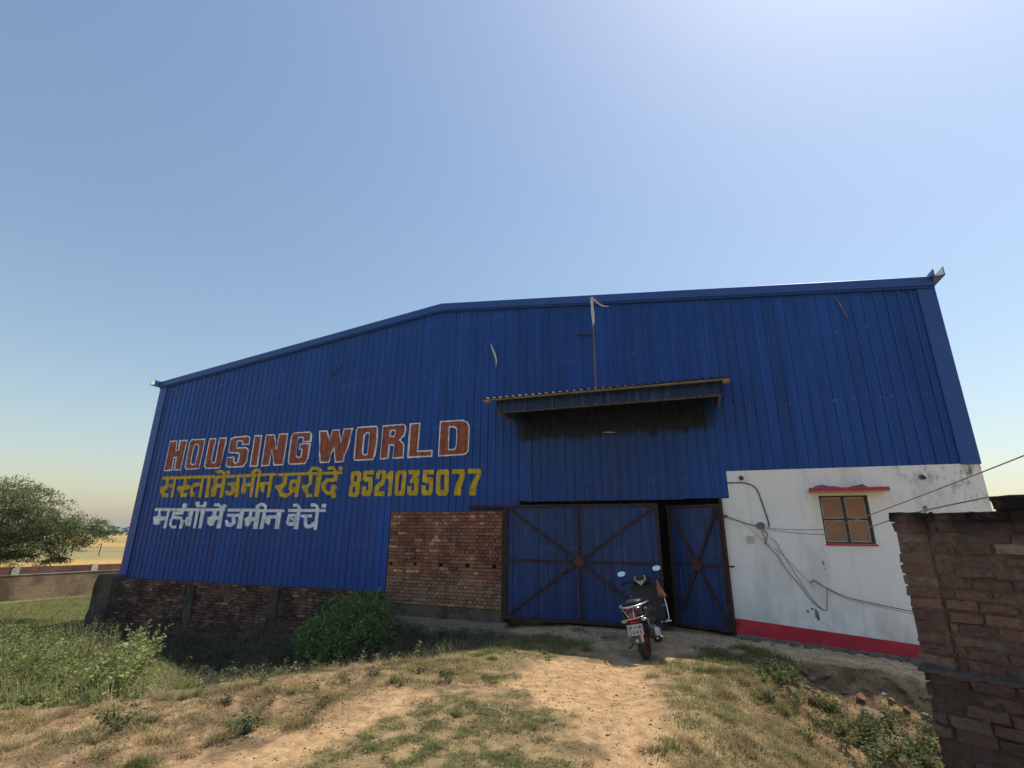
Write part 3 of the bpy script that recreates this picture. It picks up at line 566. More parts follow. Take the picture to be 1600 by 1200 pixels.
LET_WHT=[[[(-15.797,2.358),(-13.526,2.335),(-13.547,2.419),(-15.824,2.446)]],[[(-15.634,2.376),(-15.502,2.375),(-15.466,2.194),(-15.259,2.193),(-15.266,2.081),(-15.457,2.072),(-15.453,1.968),(-15.597,1.94),(-15.721,1.978),(-15.811,2.176),(-15.629,2.223)]],[[(-15.243,2.372),(-15.1,2.371),(-15.128,1.848),(-15.279,1.848)]],[[(-14.61,2.395),(-14.656,2.339),(-15.01,2.331),(-15.026,2.138),(-14.647,2.101),(-14.587,2.054),(-14.616,1.857),(-14.481,1.832),(-14.446,2.069),(-14.593,2.187),(-14.879,2.216),(-14.877,2.24),(-14.561,2.247),(-14.487,2.338)]],[[(-14.977,2.193),(-15.072,2.099),(-15.051,1.933),(-14.877,1.842),(-14.687,1.853),(-14.721,1.938),(-14.859,1.93),(-14.929,1.967),(-14.941,2.062),(-14.867,2.135)]],[[(-14.647,2.574),(-14.456,2.566),(-14.449,2.441),(-14.653,2.452)]],[[(-14.308,2.365),(-14.131,2.363),(-14.117,1.951),(-14.183,1.906),(-14.346,1.924),(-14.442,2.079),(-14.366,2.19),(-14.282,2.171)]],[[(-14.045,2.363),(-13.883,2.361),(-13.896,1.852),(-14.038,1.852)]],[[(-13.836,2.361),(-13.663,2.36),(-13.678,1.853),(-13.819,1.853)]],[[(-14.098,2.614),(-13.953,2.612),(-13.942,2.519),(-13.799,2.517),(-13.784,2.609),(-13.659,2.608),(-13.653,2.451),(-14.069,2.455)]],[[(-13.499,2.333),(-12.866,2.335),(-12.887,2.418),(-13.522,2.417)]],[[(-13.348,2.357),(-13.204,2.356),(-13.209,2.203),(-13.046,2.202),(-13.045,2.095),(-13.203,2.077),(-13.243,1.935),(-13.364,1.917),(-13.479,1.97),(-13.491,2.168),(-13.34,2.221)]],[[(-13.077,2.382),(-12.935,2.381),(-12.938,1.856),(-13.086,1.855)]],[[(-13.326,2.47),(-13.19,2.476),(-13.116,2.446),(-13.056,2.36),(-12.953,2.385),(-13.032,2.499),(-13.181,2.562),(-13.356,2.554)]],[[(-12.999,2.526),(-12.859,2.515),(-12.863,2.425),(-13.0,2.426)]],[[(-12.777,2.32),(-11.705,2.313),(-11.721,2.393),(-12.796,2.403)]],[[(-12.281,2.34),(-12.149,2.339),(-12.149,1.85),(-12.304,1.849)]],[[(-12.754,2.174),(-12.216,2.176),(-12.234,2.256),(-12.774,2.256)]],[[(-12.602,2.193),(-12.55,2.04),(-12.594,1.992),(-12.651,1.997),(-12.701,2.095),(-12.831,2.076),(-12.746,1.909),(-12.514,1.887),(-12.403,2.008),(-12.468,2.2)]],[[(-11.958,2.337),(-11.846,2.336),(-11.838,2.162),(-11.627,2.161),(-11.631,2.066),(-11.816,2.058),(-11.899,1.894),(-12.05,1.937),(-12.091,2.128),(-11.96,2.18)]],[[(-11.698,2.335),(-11.564,2.334),(-11.562,1.844),(-11.701,1.843)]],[[(-11.464,2.333),(-11.332,2.332),(-11.367,1.844),(-11.481,1.844)]],[[(-11.587,2.318),(-11.613,2.429),(-11.563,2.463),(-11.489,2.462),(-11.433,2.426),(-11.436,2.323),(-11.324,2.308),(-11.32,2.454),(-11.461,2.546),(-11.621,2.548),(-11.735,2.469),(-11.699,2.317)]],[[(-11.714,2.3),(-10.676,2.29),(-10.689,2.365),(-11.73,2.377)]],[[(-11.295,2.114),(-10.885,2.13),(-10.907,2.215),(-11.319,2.199)]],[[(-11.323,2.143),(-11.128,2.142),(-11.11,1.989),(-11.193,1.947),(-11.296,2.006)]],[[(-10.953,2.329),(-10.786,2.328),(-10.803,1.847),(-10.959,1.846)]],[[(-10.561,2.294),(-9.282,2.285),(-9.293,2.361),(-10.575,2.372)]],[[(-10.508,2.241),(-10.222,2.24),(-10.221,2.106),(-10.246,1.932),(-10.475,1.931),(-10.588,2.006),(-10.562,2.174)],[(-10.419,2.173),(-10.298,2.173),(-10.293,2.081)],[(-10.444,2.132),(-10.316,2.023),(-10.458,2.023)]],[[(-10.256,2.374),(-10.134,2.39),(-10.155,1.841),(-10.285,1.841)]],[[(-10.406,2.427),(-10.3,2.435),(-10.248,2.398),(-10.219,2.318),(-10.122,2.328),(-10.159,2.434),(-10.276,2.517),(-10.431,2.505)]],[[(-10.079,2.142),(-9.701,2.149),(-9.716,2.225),(-10.094,2.219)]],[[(-10.005,2.155),(-9.971,1.948),(-9.863,1.863),(-9.687,1.877),(-9.598,1.95),(-9.528,1.972),(-9.582,2.057),(-9.673,2.03),(-9.753,1.965),(-9.828,1.959),(-9.857,1.982),(-9.884,2.155)]],[[(-9.633,2.385),(-9.491,2.384),(-9.496,1.828),(-9.621,1.827)]],[[(-9.81,2.427),(-9.69,2.433),(-9.631,2.394),(-9.59,2.309),(-9.495,2.328),(-9.546,2.436),(-9.666,2.515),(-9.83,2.508)]],[[(-9.449,2.5),(-9.28,2.489),(-9.286,2.39),(-9.455,2.4)]]]

o = lettering("painted_lettering", LET_RED, M_letred, .004, wh, (.31, .088, .050)); o["label"] = "brown red capital letters outlined in white"
ol = lettering("letter_outline", LET_RED, M_letred, .0115, o, (.78, .79, .82), .017)
o = lettering("painted_lettering", LET_YEL, M_letred, .004, wh, (.60, .41, .016)); o["label"] = "yellow Hindi words and phone number"
o = lettering("painted_lettering", LET_WHT, M_letred, .004, wh, (.74, .78, .84)); o["label"] = "white Hindi words under the yellow line"

# ---- brick parts
def brick_field(mb, u0, u1, z0, z1, y, pal, course=.078, L=.235, gap=.012, depth=.06, jit=.004, bond='english', holes=(), edge=None, edge2=None, ujit=0):
    n = max(1, int(round((z1 - z0) / course))); course = (z1 - z0) / n
    for r in range(n):
        za = z0 + r * course; bl = L if (r % 2 == 0 or bond == 'stretcher') else L / 2
        if bond in ('stack', 'stretcher2'): bl = L
        u = u0 - (0 if bond == 'stack' else (bl * .5 if r % 2 else 0) + random.uniform(0, ujit))
        col = pal(r, n)
        while u < u1 - .01:
            a = max(u, u0); b = min(u + bl, u1); u += bl
            if b - a < .03: continue
            if any(h[0] < (a + b) / 2 < h[1] and h[2] < za + course / 2 < h[3] for h in holes): continue
            ea = 0; eb = 0
            if edge and a == u0: ea = random.uniform(*edge)
            c = pal(r, n)
            yy = y + random.uniform(-jit, jit) * 1.5
            mb.bbox(a + ea + gap / 2, b - gap / 2, yy, y + depth, za + gap / 2, za + course - gap / 2, .006, c, jit)
def pal_wall(r, n):
    k = random.random(); s = random.uniform(.95, 1.35)
    c = (.29, .125, .08)
    if n - r in (2, 4) and k < .3: c = (.48, .33, .19)
    elif k < .06: c = (.44, .29, .17)
    elif k < .3: c = (.22, .09, .065)
    elif k < .45: c = (.30, .15, .095)
    if r < 8: c = (.33, .20, .13) if k < .6 else (.27, .15, .095)
    return tuple(x * s for x in c)
M_brick = mat_brick("infill_brick", .32)
mb = MB(); core = (.12, .095, .075)
mb.box(-7.25, -4.17, -.015, .2, -.36, 1.018, core); mb.box(-7.25, -4.17, -.015, .2, 1.096, 2.27, core)
brick_field(mb, -7.24, -4.18, .175, 1.018, -.055, pal_wall); brick_field(mb, -7.24, -4.18, 1.096, 2.27, -.055, lambda r, n: pal_wall(r + 10, n + 10))
hx = [(-7.20 + k * .675, -7.20 + k * .675 + random.uniform(.085, .12)) for k in range(5)]          # the row of putlog holes
for a_, b_ in zip([-7.24] + [h[1] for h in hx], [h[0] for h in hx] + [-4.18]):
    if b_ - a_ < .02: continue
    mb.box(a_ - .006, b_ + .006, -.014, .2, 1.018, 1.096, core)
    n_ = max(1, round((b_ - a_) / .2))
    for q_ in range(n_): mb.bbox(a_ + (b_ - a_) * q_ / n_ + .005, a_ + (b_ - a_) * (q_ + 1) / n_ - .005, -.055, 0, 1.024, 1.09, .006, pal_wall(9, 28), .004)
bp = mb.build("brick_panel", M_brick, wh)
mb = MB(); mb.box(-7.24, -4.18, -.060, -.016, -.36, .17, (.15, .115, .085)); mb.build("dark_plaster_band", mat_brick("grimy_plaster", .8), bp)
mb = MB(); mb.box(-6.85, -4.1, -.30, -.063, -.5, -.075, (.27, .235, .18)); mb.build("cement_ledge", mat_brick("ledge_cement", .4), bp)
# plinth under the left cladding, with piers
def pal_pl(r, n):
    k = random.random(); s = random.uniform(.6, 1.3)
    c = (.18, .09, .065) if k < .6 else ((.27, .18, .12) if k < .8 else (.10, .065, .05))
    return tuple(x * s for x in c)
M_plinth = mat_brick("plinth_brick", .72, (.018, .015, .013), (.26, .22, .18), lo=.40, hi=.62)
mb = MB(); mb.box(UL + .1, -7.25, -.02, .22, -1.4, .405, (.09, .075, .06))
brick_field(mb, UL + .1, -7.255, -1.2, .40, -.07, pal_pl, jit=.006)
pl = mb.build("brick_plinth", M_plinth, wh)
for u in (-13.55, -10.58):
    mb = MB(); mb.box(u - .12, u + .12, -.11, -.072, -1.4, .33, (.095, .08, .066), .03); mb.build("cement_pier", mat_brick("pier_cement", .6, scale=1.3), pl)
mb = MB()
nz = 10; rows = []
for i in range(nz + 1):
    z = -1.4 + 1.9 * i / nz; w = random.uniform(-.06, .06)
    rows.append([(-17.34 + w + .1 * (i / nz) ** 3 * 2, -.34 + random.uniform(-.03, .03), z), (-16.95, -.34 + random.uniform(-.03, .03), z), (-16.52 + random.uniform(-.03, .03), -.33, z), (-16.5, .15, z), (-17.30 + w, .15, z)])
vs = [p for r_ in rows for p in r_]; fs = [(i * 5 + k, i * 5 + (k + 1) % 5, (i + 1) * 5 + (k + 1) % 5, (i + 1) * 5 + k) for i in range(nz) for k in range(5)] + [(0, 4, 3, 2, 1), tuple(nz * 5 + k for k in range(5))]
mb.add(vs, fs, (.10, .082, .065)); mb.build("corner_pier", M_plinth, wh)

# ---- white plastered corner with red skirting
def mat_white():
    m, t, b = new_mat("white_plaster"); v = coords(t)
    c = ramp(t, [(.3, (.82, .83, .80)), (.7, (.90, .90, .88))], noise(t, v, 1.4, 5))
    st = noise(t, coords(t, (9, 9, .6)), 1.0, 4)
    c = mix(t, c, (.60, .60, .56), ramp(t, [(.55, (0, 0, 0)), (.8, (.6, .6, .6))], st))
    sz = nd(t, "ShaderNodeSeparateXYZ"); t.links.new(v, sz.inputs[0])
    mu = nd(t, "ShaderNodeMapRange", i_1=.75, i_2=.05); t.links.new(sz.outputs[2], mu.inputs[0])
    mm2 = nd(t, "ShaderNodeMath", operation='MULTIPLY'); t.links.new(mu.outputs[0], mm2.inputs[0]); t.links.new(ramp(t, [(.42, (0, 0, 0)), (.68, (.75, .75, .75))], noise(t, coords(t, (3, 3, 2.2)), 1.0, 6, .7)), mm2.inputs[1])
    c = mix(t, c, (.42, .36, .28), mm2.outputs[0])
    c = mix(t, c, (.50, .50, .47), ramp(t, [(.50, (0, 0, 0)), (.64, (.4, .4, .4))], noise(t, coords(t, (1.7, 1.7, .5)), 1.0, 6, .65)))
    # mould near the top right and scattered chipped patches showing cement
    sx = nd(t, "ShaderNodeSeparateXYZ"); t.links.new(v, sx.inputs[0])
    mr = nd(t, "ShaderNodeMapRange", i_1=3.0, i_2=4.4); t.links.new(sx.outputs[0], mr.inputs[0])
    mz = nd(t, "ShaderNodeMapRange", i_1=2.1, i_2=3.0); t.links.new(sx.outputs[2], mz.inputs[0])
    mm = nd(t, "ShaderNodeMath", operation='MULTIPLY'); t.links.new(mr.outputs[0], mm.inputs[0]); t.links.new(mz.outputs[0], mm.inputs[1])
    mo = nd(t, "ShaderNodeMath", operation='MULTIPLY'); t.links.new(mm.outputs[0], mo.inputs[0]); t.links.new(ramp(t, [(.5, (0, 0, 0)), (.62, (1, 1, 1))], noise(t, coords(t, (4, 4, 2)), 1.2, 6, .7)), mo.inputs[1])
    c = mix(t, c, (.10, .10, .10), mo.outputs[0])
    c = mix(t, c, (.20, .20, .20), ramp(t, [(.69, (0, 0, 0)), (.71, (.8, .8, .8))], noise(t, coords(t, (5, 5, 3)), 1.0, 6, .7)))
    t.links.new(c, b.inputs["Base Color"]); b.inputs["Roughness"].default_value = .85; b.inputs["Specular IOR Level"].default_value = .25
    bump(t, b, noise(t, v, 14, 5), .2, .02)
    return m
M_white = mat_white()
WX0, WX1 = .40, 4.68
mb = MB()
wu0, wu1, wz0, wz1 = 2.13, 2.915, 1.64, 2.50            # window opening
yw = -.012
def wallrect(a, b, z0, z1): mb.box(a, b, yw, .22, z0, z1)
NS = 9
edges = np.linspace(WX0, WX1, NS + 1)
def zred(u): return .285 + (.037 - .285) * (u - .45) / (3.274 - .45)
def zbase(u): return .04 + (-.15 - .04) * (u - .45) / (3.26 - .45)
front = [(WX0, -.7), (WX1, -.7), (WX1, 3.015), (.575, 3.015), (.575, 2.478), (WX0, 2.478)]
# rectangles around the window
wallrect(WX0, .575, -.7, 2.478); wallrect(.575, wu0, -.7, 3.015); wallrect(wu1, WX1, -.7, 3.015); wallrect(wu0, wu1, -.7, wz0); wallrect(wu0, wu1, wz1, 3.015)
pw = mb.build("plaster_wall", M_white, wh)
mb = MB()
for a, b in zip(edges, edges[1:]):
    j0, j1 = random.uniform(-.008, .008), random.uniform(-.012, .012)
    mb.quad((a, yw - .006, zbase(a) - .03), (b, yw - .006, zbase(b) - .03), (b, yw - .006, zred(b)), (a, yw - .006, zred(a)))
    mb.quad((a, yw - .006, zred(a)), (b, yw - .006, zred(b)), (b, yw, zred(b)), (a, yw, zred(a)))
mb.build("red_skirting", M_redpaint, pw, fix=False)
mb = MB(); mb.add([(WX0, -.10, -.6), (WX1, -.12, -.7), (WX1, -.07, zbase(WX1) - .02), (WX0, -.05, zbase(WX0) - .02), (WX0, -.013, zbase(WX0) - .02), (WX1, -.013, zbase(WX1) - .02)], [(0, 1, 2, 3), (3, 2, 5, 4)], (.2, .17, .14))
mb.build("rough_footing", M_cement, pw, fix=False)
def blot(cx, cz, rx, rz, n=14):
    P_ = [(cx + rx * math.cos(6.283 * k / n) * random.uniform(.5, 1.15), cz + rz * math.sin(6.283 * k / n) * random.uniform(.5, 1.15)) for k in range(n)]
    q = MB(); q.add([(x, yw - .0025, z) for x, z in P_], [tuple(range(n))]); q.build("chipped_patch", M_chip, pw, fix=False)
M_chip = simple("chipped_cement", (.20, .20, .205), .95, var=.4, scale=30)
for a_ in ((1.80, .42, .045, .11), (1.66, .47, .03, .03), (1.74, .51, .03, .025), (2.03, 1.30, .018, .05), (2.04, 1.20, .01, .02), (3.75, 2.25, .05, .06)): blot(*a_)
# window: dark frame, four light-edged panes of brown board, sunshade and sill
wd = MB(); fr = (.05, .035, .03)
for a, b, c, d_ in ((wu0, wu0 + .03, wz0, wz1), (wu1 - .05, wu1, wz0, wz1), (2.495, 2.545, wz0, wz1)): wd.box(a, b, .03, .09, c, d_, fr)
for c in (wz0, 2.055, wz1 - .03): wd.box(wu0 + .031, wu1 - .051, .034, .086, c, c + .03, fr)
win = wd.build("window", simple("dark_window_frame", (.05, .032, .027), .6), wh)
M_pane = simple("brown_board_pane", (.33, .165, .085), .55, var=.1, scale=5); M_bead = simple("pale_window_bead", (.42, .40, .38), .6)
for a, b in ((wu0 + .032, 2.493), (2.547, wu1 - .052)):
    for c, d_ in ((wz0 + .032, 2.053), (2.087, wz1 - .032)):
        q = MB(); q.box(a, b, .06, .07, c, d_); pn = q.build("pane", M_pane, win)
        q = MB(); e = .018
        q.box(a, a + e, .045, .059, c, d_); q.box(b - e, b, .045, .059, c, d_); q.box(a + e, b - e, .046, .058, c, c + e); q.box(a + e, b - e, .046, .058, d_ - e, d_)
        q.build("bead", M_bead, pn)
q = MB(); q.box(wu0 + .04, wu1 - .06, .15, .2, wz0, wz1); q.build("board_backing", M_pane, win)
q = MB(); q.box(wu0 - .01, wu1 + .02, -.03, .08, wz0 - .035, wz0 - .003); q.build("window_sill", M_redpaint, wh, bevel=.004)
q = MB(); q.box(1.985, 3.19, -.34, yw - .001, 2.555, 2.62); ss = q.build("sunshade", M_redpaint, wh, bevel=.006)
q = MB(); q.box(1.99, 3.185, -.338, yw - .002, 2.549, 2.554); q.build("sunshade_underside", simple("cream_paint", (.55, .5, .38), .8), ss)
q = MB(); xs_ = np.linspace(1.99, 3.17, 60); hs_ = [.008 + .085 * max(0, float(fbm(np.array([x * 5.0]), np.array([3.3]), 91)[0]) - .3) * 1.6 + random.uniform(0, .008) for x in xs_]
vs_ = []
for x, h in zip(xs_, hs_): vs_ += [(x, yw - .004, 2.612), (x, yw - .004, 2.624 + h), (x, yw + .002, 2.624 + h)]
q.add(vs_, [(3 * i, 3 * i + 3, 3 * i + 4, 3 * i + 1) for i in range(59)] + [(3 * i + 1, 3 * i + 4, 3 * i + 5, 3 * i + 2) for i in range(59)])
q.build("bare_cement_strip", simple("bare_cement", (.17, .17, .18), .95, var=.4, scale=25), ss)

# ---- gate
def gate_leaf(w, h, name, flip=False):
    """leaf hinged at local x = 0, reaching to x = w"""
    s = MB(); P = ribs(.03, w - .03, 0.0, .2, ((0, 0), (.15, 0), (.16, .014), (.182, .014), (.192, 0)))
    for (a, ha), (b, hb) in zip(P, P[1:]): s.quad((a, -ha, .03), (b, -hb, .03), (b, -hb, h - .03), (a, -ha, h - .03))
    leaf = s.build(name, M_gate, wh, fix=False)
    t = .055; y = -.05
    q = MB(); 
    q.box(0, t, y, .02, 0, h); q.box(w - t, w, y, .02, 0, h); q.box(t, w - t, y + .003, .017, 0, t); q.box(t, w - t, y + .003, .017, h - t, h)
    q.build("gate_frame", M_rust, leaf)
    cx, cz = w * .5, h * .5
    for a, b in (((t, .0, t), (w - t, 0, h - t)), ((t, 0, h - t), (w - t, 0, t))):
        q = MB(); k = .0 if a[2] < 1 else .004
        q.bar((a[0], y + .018 - k, a[2]), (b[0], y + .018 - k, b[2]), .05, .03, (0, 1, 0)); q.build("diagonal_brace", M_rust, leaf)
    q = MB(); q.box(t, w - t, y + .009, y + .04, cz - .022, cz + .022); q.build("middle_rail", M_rust, leaf)
    if w > 2:
        q = MB(); q.box(cx - .022, cx + .022, y + .006, y + .037, t, cz - .023); q.box(cx - .022, cx + .022, y + .006, y + .037, cz + .023, h - t); q.build("middle_stile", M_rust, leaf)
    q = MB(); q.lathe([(0, -.012), (.08, -.012), (.1, -.006), (.1, .006), (0, .006)], (cx, y - .012, cz), 'y', 20); q.build("hub_disc", M_hub, leaf)
    return leaf
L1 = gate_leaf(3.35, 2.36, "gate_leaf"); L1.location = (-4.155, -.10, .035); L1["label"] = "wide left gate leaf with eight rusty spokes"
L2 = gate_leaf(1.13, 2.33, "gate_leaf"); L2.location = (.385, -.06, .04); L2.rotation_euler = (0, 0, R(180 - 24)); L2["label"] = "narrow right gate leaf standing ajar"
for c in L2.children_recursive: pass
L2.scale = (1, -1, 1)
q = MB(); q.box(.375, .43, -.10, .1, .0, 2.47); q.build("gate_post", M_rust, wh)
q = MB(); q.box(-4.25, -4.165, -.09, -.012, -.05, 2.33); q.build("gate_post", M_rust, wh)
q = MB(); q.box(-5.08, -3.31, -.13, -.08, 2.335, 2.395); q.box(-5.08, -3.31, -.079, -.065, 2.30, 2.34); q.build("lintel_angle", M_rust, wh)
for a_, b_ in (((.43, -.12, 1.2), (.52, -.13, 1.2)), ((.43, -.11, .22), (.50, -.12, .2)), ((.43, -.11, 2.14), (.5, -.12, 2.13))):
    q = MB(); q.bar(a_, b_, .045, .03); q.build("gate_hinge", M_rust, wh)

# ---- awning over the gate
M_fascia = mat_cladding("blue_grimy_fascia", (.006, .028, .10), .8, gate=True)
aw = MB(); a0, a1 = -4.29, .77
P = ribs(a0, a1, a0, .15, ((0, 0), (.04, 0), (.06, .028), (.10, .028), (.12, 0)))
yo, zo, yi, zi = -1.33, 4.605, -.03, 4.86
for (a, ha), (b, hb) in zip(P, P[1:]):
    for dz, rev in ((0.003, 0), (-.003, 1)):
        v4 = [(a, yo, zo + ha + dz), (b, yo, zo + hb + dz), (b, yi, zi + hb + dz), (a, yi, zi + ha + dz)]
        aw.add(v4, [(0, 1, 2, 3) if not rev else (3, 2, 1, 0)])
awn = aw.build("awning", M_brown, wh, fix=False)
q = MB(); q.box(a0 + .02, a1 - .02, yo + .03, yo + .1, zo - .035, zo - .006); q.build("edge_flashing", M_brown, awn)
q = MB(); P = ribs(-4.03, .60, -4.03, .15, ((0, 0), (.1, 0), (.11, .016), (.13, .016), (.14, 0)))
for (a, ha), (b, hb) in zip(P, P[1:]): q.quad((a, -1.10 - ha, 4.335), (b, -1.10 - hb, 4.335), (b, -1.10 - hb, 4.63), (a, -1.10 - ha, 4.63)); q.quad((b, -1.09, 4.335), (a, -1.09, 4.335), (a, -1.09, 4.63), (b, -1.09, 4.63))
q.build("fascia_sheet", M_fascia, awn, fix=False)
for u in (-4.03, .60):
    q = MB(); q.add([(u, -1.095, 4.335), (u, -.03, 4.335), (u, -.03, 4.83), (u, -1.095, 4.64), (u + .012, -1.095, 4.335), (u + .012, -.03, 4.335), (u + .012, -.03, 4.83), (u + .012, -1.095, 4.64)], [(0, 1, 2, 3), (7, 6, 5, 4), (0, 4, 5, 1), (2, 6, 7, 3)]); q.build("side_cheek", M_blue2, awn)
q = MB(); q.box(-4.0, .58, -1.088, -1.03, 4.325, 4.36); q.box(-4.015, -3.96, -1.02, -.03, 4.32, 4.36); q.box(.545, .598, -1.02, -.03, 4.32, 4.36); q.build("bottom_frame", M_brown, awn)
for u in (-4.24, .64):
    q = MB(); q.box(u, u + .11, -1.29, -1.12, 4.545, 4.595, (1, 1, 1)); q.build("batten_end", M_wood, awn)
q = MB(); q.box(-3.95, .54, -.95, -.05, 4.56, 4.575); q.build("awning_shade_sheet", M_dark, awn)  # near-black sheet added to hold the dark shade under the awning
for k in range(34):
    u = a0 + .08 + k * .15
    if u > a1: break
    q = MB(); q.lathe([(0, .014), (.009, .012), (.010, .0)], (u, yo + .05, zo + .03), 'z', 8); q.build("roof_bolt", M_zinc, awn)
# ---------------------------------------------------------------- foreground brick wall on the right
A3 = np.array([3.27, 4.405]); D3 = np.array([.571, -.821])           # start and run of the wall
WALLM = Matrix.Translation((A3[0], A3[1], 0)) @ Matrix.Rotation(math.atan2(D3[1], D3[0]), 4, 'Z')
bw = empty("brick_wall", WALLM, "weathered brick garden wall with toothed broken end and stepped top, close by the rubble bank", "wall")
def pal_fg(r, n):
    k = random.random(); s = random.uniform(.75, 1.18)
    c = (.20, .128, .106) if k < .55 else ((.225, .148, .122) if k < .78 else ((.155, .105, .092) if k < .93 else (.29, .235, .19)))
    return tuple(x * s for x in c)
def mat_fg():
    m = mat_brick("weathered_brick", .6, (.04, .036, .033), (.30, .25, .21), 1.0, .52, .68)
    t = m.node_tree; b = t.nodes["Principled BSDF"]
    v = coords(t); sx = nd(t, "ShaderNodeSeparateXYZ"); t.links.new(v, sx.inputs[0])
    # black mould on the topmost courses and on the footing ledge
    old = b.inputs["Base Color"].links[0].from_socket
    nz_ = noise(t, v, 3.5, 5); ad = nd(t, "ShaderNodeMath", operation='MULTIPLY_ADD'); t.links.new(nz_, ad.inputs[0]); ad.inputs[1].default_value = .5; t.links.new(sx.outputs[2], ad.inputs[2])
    topm = ramp(t, [(.0, (0, 0, 0)), (1, (1, 1, 1))], nd(t, "ShaderNodeMapRange").outputs[0])
    mr = [n for n in t.nodes if n.bl_idname == "ShaderNodeMapRange"][-1]
    mr.inputs[1].default_value = 1.98; mr.inputs[2].default_value = 2.18; t.links.new(ad.outputs[0], mr.inputs[0])
    c = mix(t, old, (.018, .016, .015), topm)
    mr2 = nd(t, "ShaderNodeMapRange", i_1=1.16, i_2=.98); t.links.new(ad.outputs[0], mr2.inputs[0])
    sc = nd(t, "ShaderNodeMath", operation='MULTIPLY'); t.links.new(mr2.outputs[0], sc.inputs[0]); sc.inputs[1].default_value = .3
    c = mix(t, c, (.03, .024, .02), sc.outputs[0])
    pa = ramp(t, [(.62, (0, 0, 0)), (.65, (.85, .85, .85))], noise(t, v, 2.6, 5, .6))
    c = mix(t, c, (.20, .17, .145), pa)
    t.links.new(c, b.inputs["Base Color"])
    c2 = mix(t, c, (.15, .115, .10), ramp(t, [(.34, (.7, .7, .7)), (.45, (0, 0, 0))], noise(t, v, 5, 6, .7)))
    t.links.new(c2, b.inputs["Base Color"])
    bump(t, b, noise(t, v, 20, 8, .75), 1.0, .035)
    return m
M_fg = mat_fg()
mb = MB()
holes = [(.63, .74, .82, .92), (1.04, 1.14, .82, .93)]
brick_field(mb, .0, .235, .80, 1.965, -.012, pal_fg, .0845, .235, .012, .1, .006, 'stack', edge=(-.028, .03))
brick_field(mb, .245, 3.2, .80, 1.965, .0, pal_fg, .0845, .225, .012, .1, .009, 'stretcher2', holes=holes, ujit=.20)
mb.box(.03, 3.2, .014, .22, .80, 1.95, (.18, .13, .11)); mb.box(.02, .23, .0, .012, .80, 1.95, (.2, .155, .13))
mb.build("upper_courses", M_fg, bw)
mb = MB()
brick_field(mb, .66, 3.2, 1.968, 2.075, .005, lambda r, n: tuple(x * .55 for x in pal_fg(r, n)), .105, .24, .012, .2, .008, 'stretcher'); mb.box(.68, 3.2, .02, .2, 1.94, 2.06, (.06, .05, .045)); mb.build("coping_course", M_fg, bw)
mb = MB()
brick_field(mb, .02, 3.2, -1.2, .775, -.075, pal_fg, .088, .25, .012, .1, .012, 'stretcher2', ujit=.2)
mb.box(.05, 3.2, -.062, .24, -1.2, .77, (.12, .10, .085)); mb.build("footing_courses", M_fg, bw)
mb = MB(); n = 24; vs = []
for i in range(n + 1):
    x = .0 + 3.2 * i / n; vs += [(x, -.10 + random.uniform(-.015, .02), .765 + random.uniform(-.02, .015)), (x, -.085 + random.uniform(-.012, .012), .785 + random.uniform(-.01, .015)), (x, .01, .815 + random.uniform(-.012, .014)), (x, .01, .76)]
mb.add(vs, [(i * 4 + k, i * 4 + (k + 1) % 4, i * 4 + 4 + (k + 1) % 4, i * 4 + 4 + k) for i in range(n) for k in range(4)] + [(0, 3, 2, 1)], (.15, .125, .10)); mb.build("mortar_ledge", M_fg, bw)

chip = bpy.data.textures.new("chip_noise", 'CLOUDS'); chip.noise_scale = .045; chip.noise_depth = 3
for o in bw.children:
    if o.name.startswith(("upper", "footing", "coping", "mortar")):
        m_ = o.modifiers.new("cuts", 'SUBSURF'); m_.subdivision_type = 'SIMPLE'; m_.levels = 2; m_.render_levels = 2
        m_ = o.modifiers.new("chips", 'DISPLACE'); m_.texture = chip; m_.texture_coords = 'LOCAL'; m_.strength = .032; m_.mid_level = .55

# ---------------------------------------------------------------- boundary walls on the left
def run_wall(name, label, p0, p1, h, z0, mat, cat="wall", piers=None, pm=None, tilt=.0):
    p0 = np.array(p0, float); p1 = np.array(p1, float); L = float(np.hypot(*(p1 - p0))); a = math.atan2(*(p1 - p0)[::-1])
    e = empty(name, Matrix.Translation((p0[0], p0[1], 0)) @ Matrix.Rotation(a, 4, 'Z'), label, cat)
    return e, L
M_wcem = mat_brick("weathered_cement", .8, (.075, .055, .038), (.36, .27, .19), .45, .42, .60)
e, L = run_wall("boundary_wall", "low stained cement boundary wall running behind the leaning tree", (-30.5, 5.5), (-18.0, 28.9), 1.05, -1.15, None)
mb = MB(); n = 60
for i in range(n):
    a, b = L * i / n, L * (i + 1) / n; za, zb = random.uniform(-.015, .015), random.uniform(-.015, .015)
    mb.box(a, b, -.09, .09, -1.5, -.12 + za, (.34, .245, .16))
mb.build("wall_face", M_wcem, e)
mb = MB(); mb.box(0, L, -.11, .11, -.10, -.075, (.36, .32, .26)); mb.build("coping", M_wcem, e)
e, L = run_wall("boundary_wall", "far red brick boundary wall with pale posts at the edge of the wheat field", (-42, 12), (-18.5, 43), .9, -1.15, None)
mb = MB(); mb.box(0, L, -.08, .08, -1.5, -.26, (.24, .125, .085)); mb.build("wall_face", mat_brick("far_brick", .75, (.08, .045, .035), (.3, .2, .15), .6, .38, .6), e)
M_wpost = simple("whitewashed_post", (.52, .47, .40), .9, var=.15, scale=2)
for k in range(11):
    q = MB(); s = 1.2 + k * 3.6; q.box(s - .16, s + .16, -.14, .14, -1.5, -.20); q.build("post", M_wpost, e)

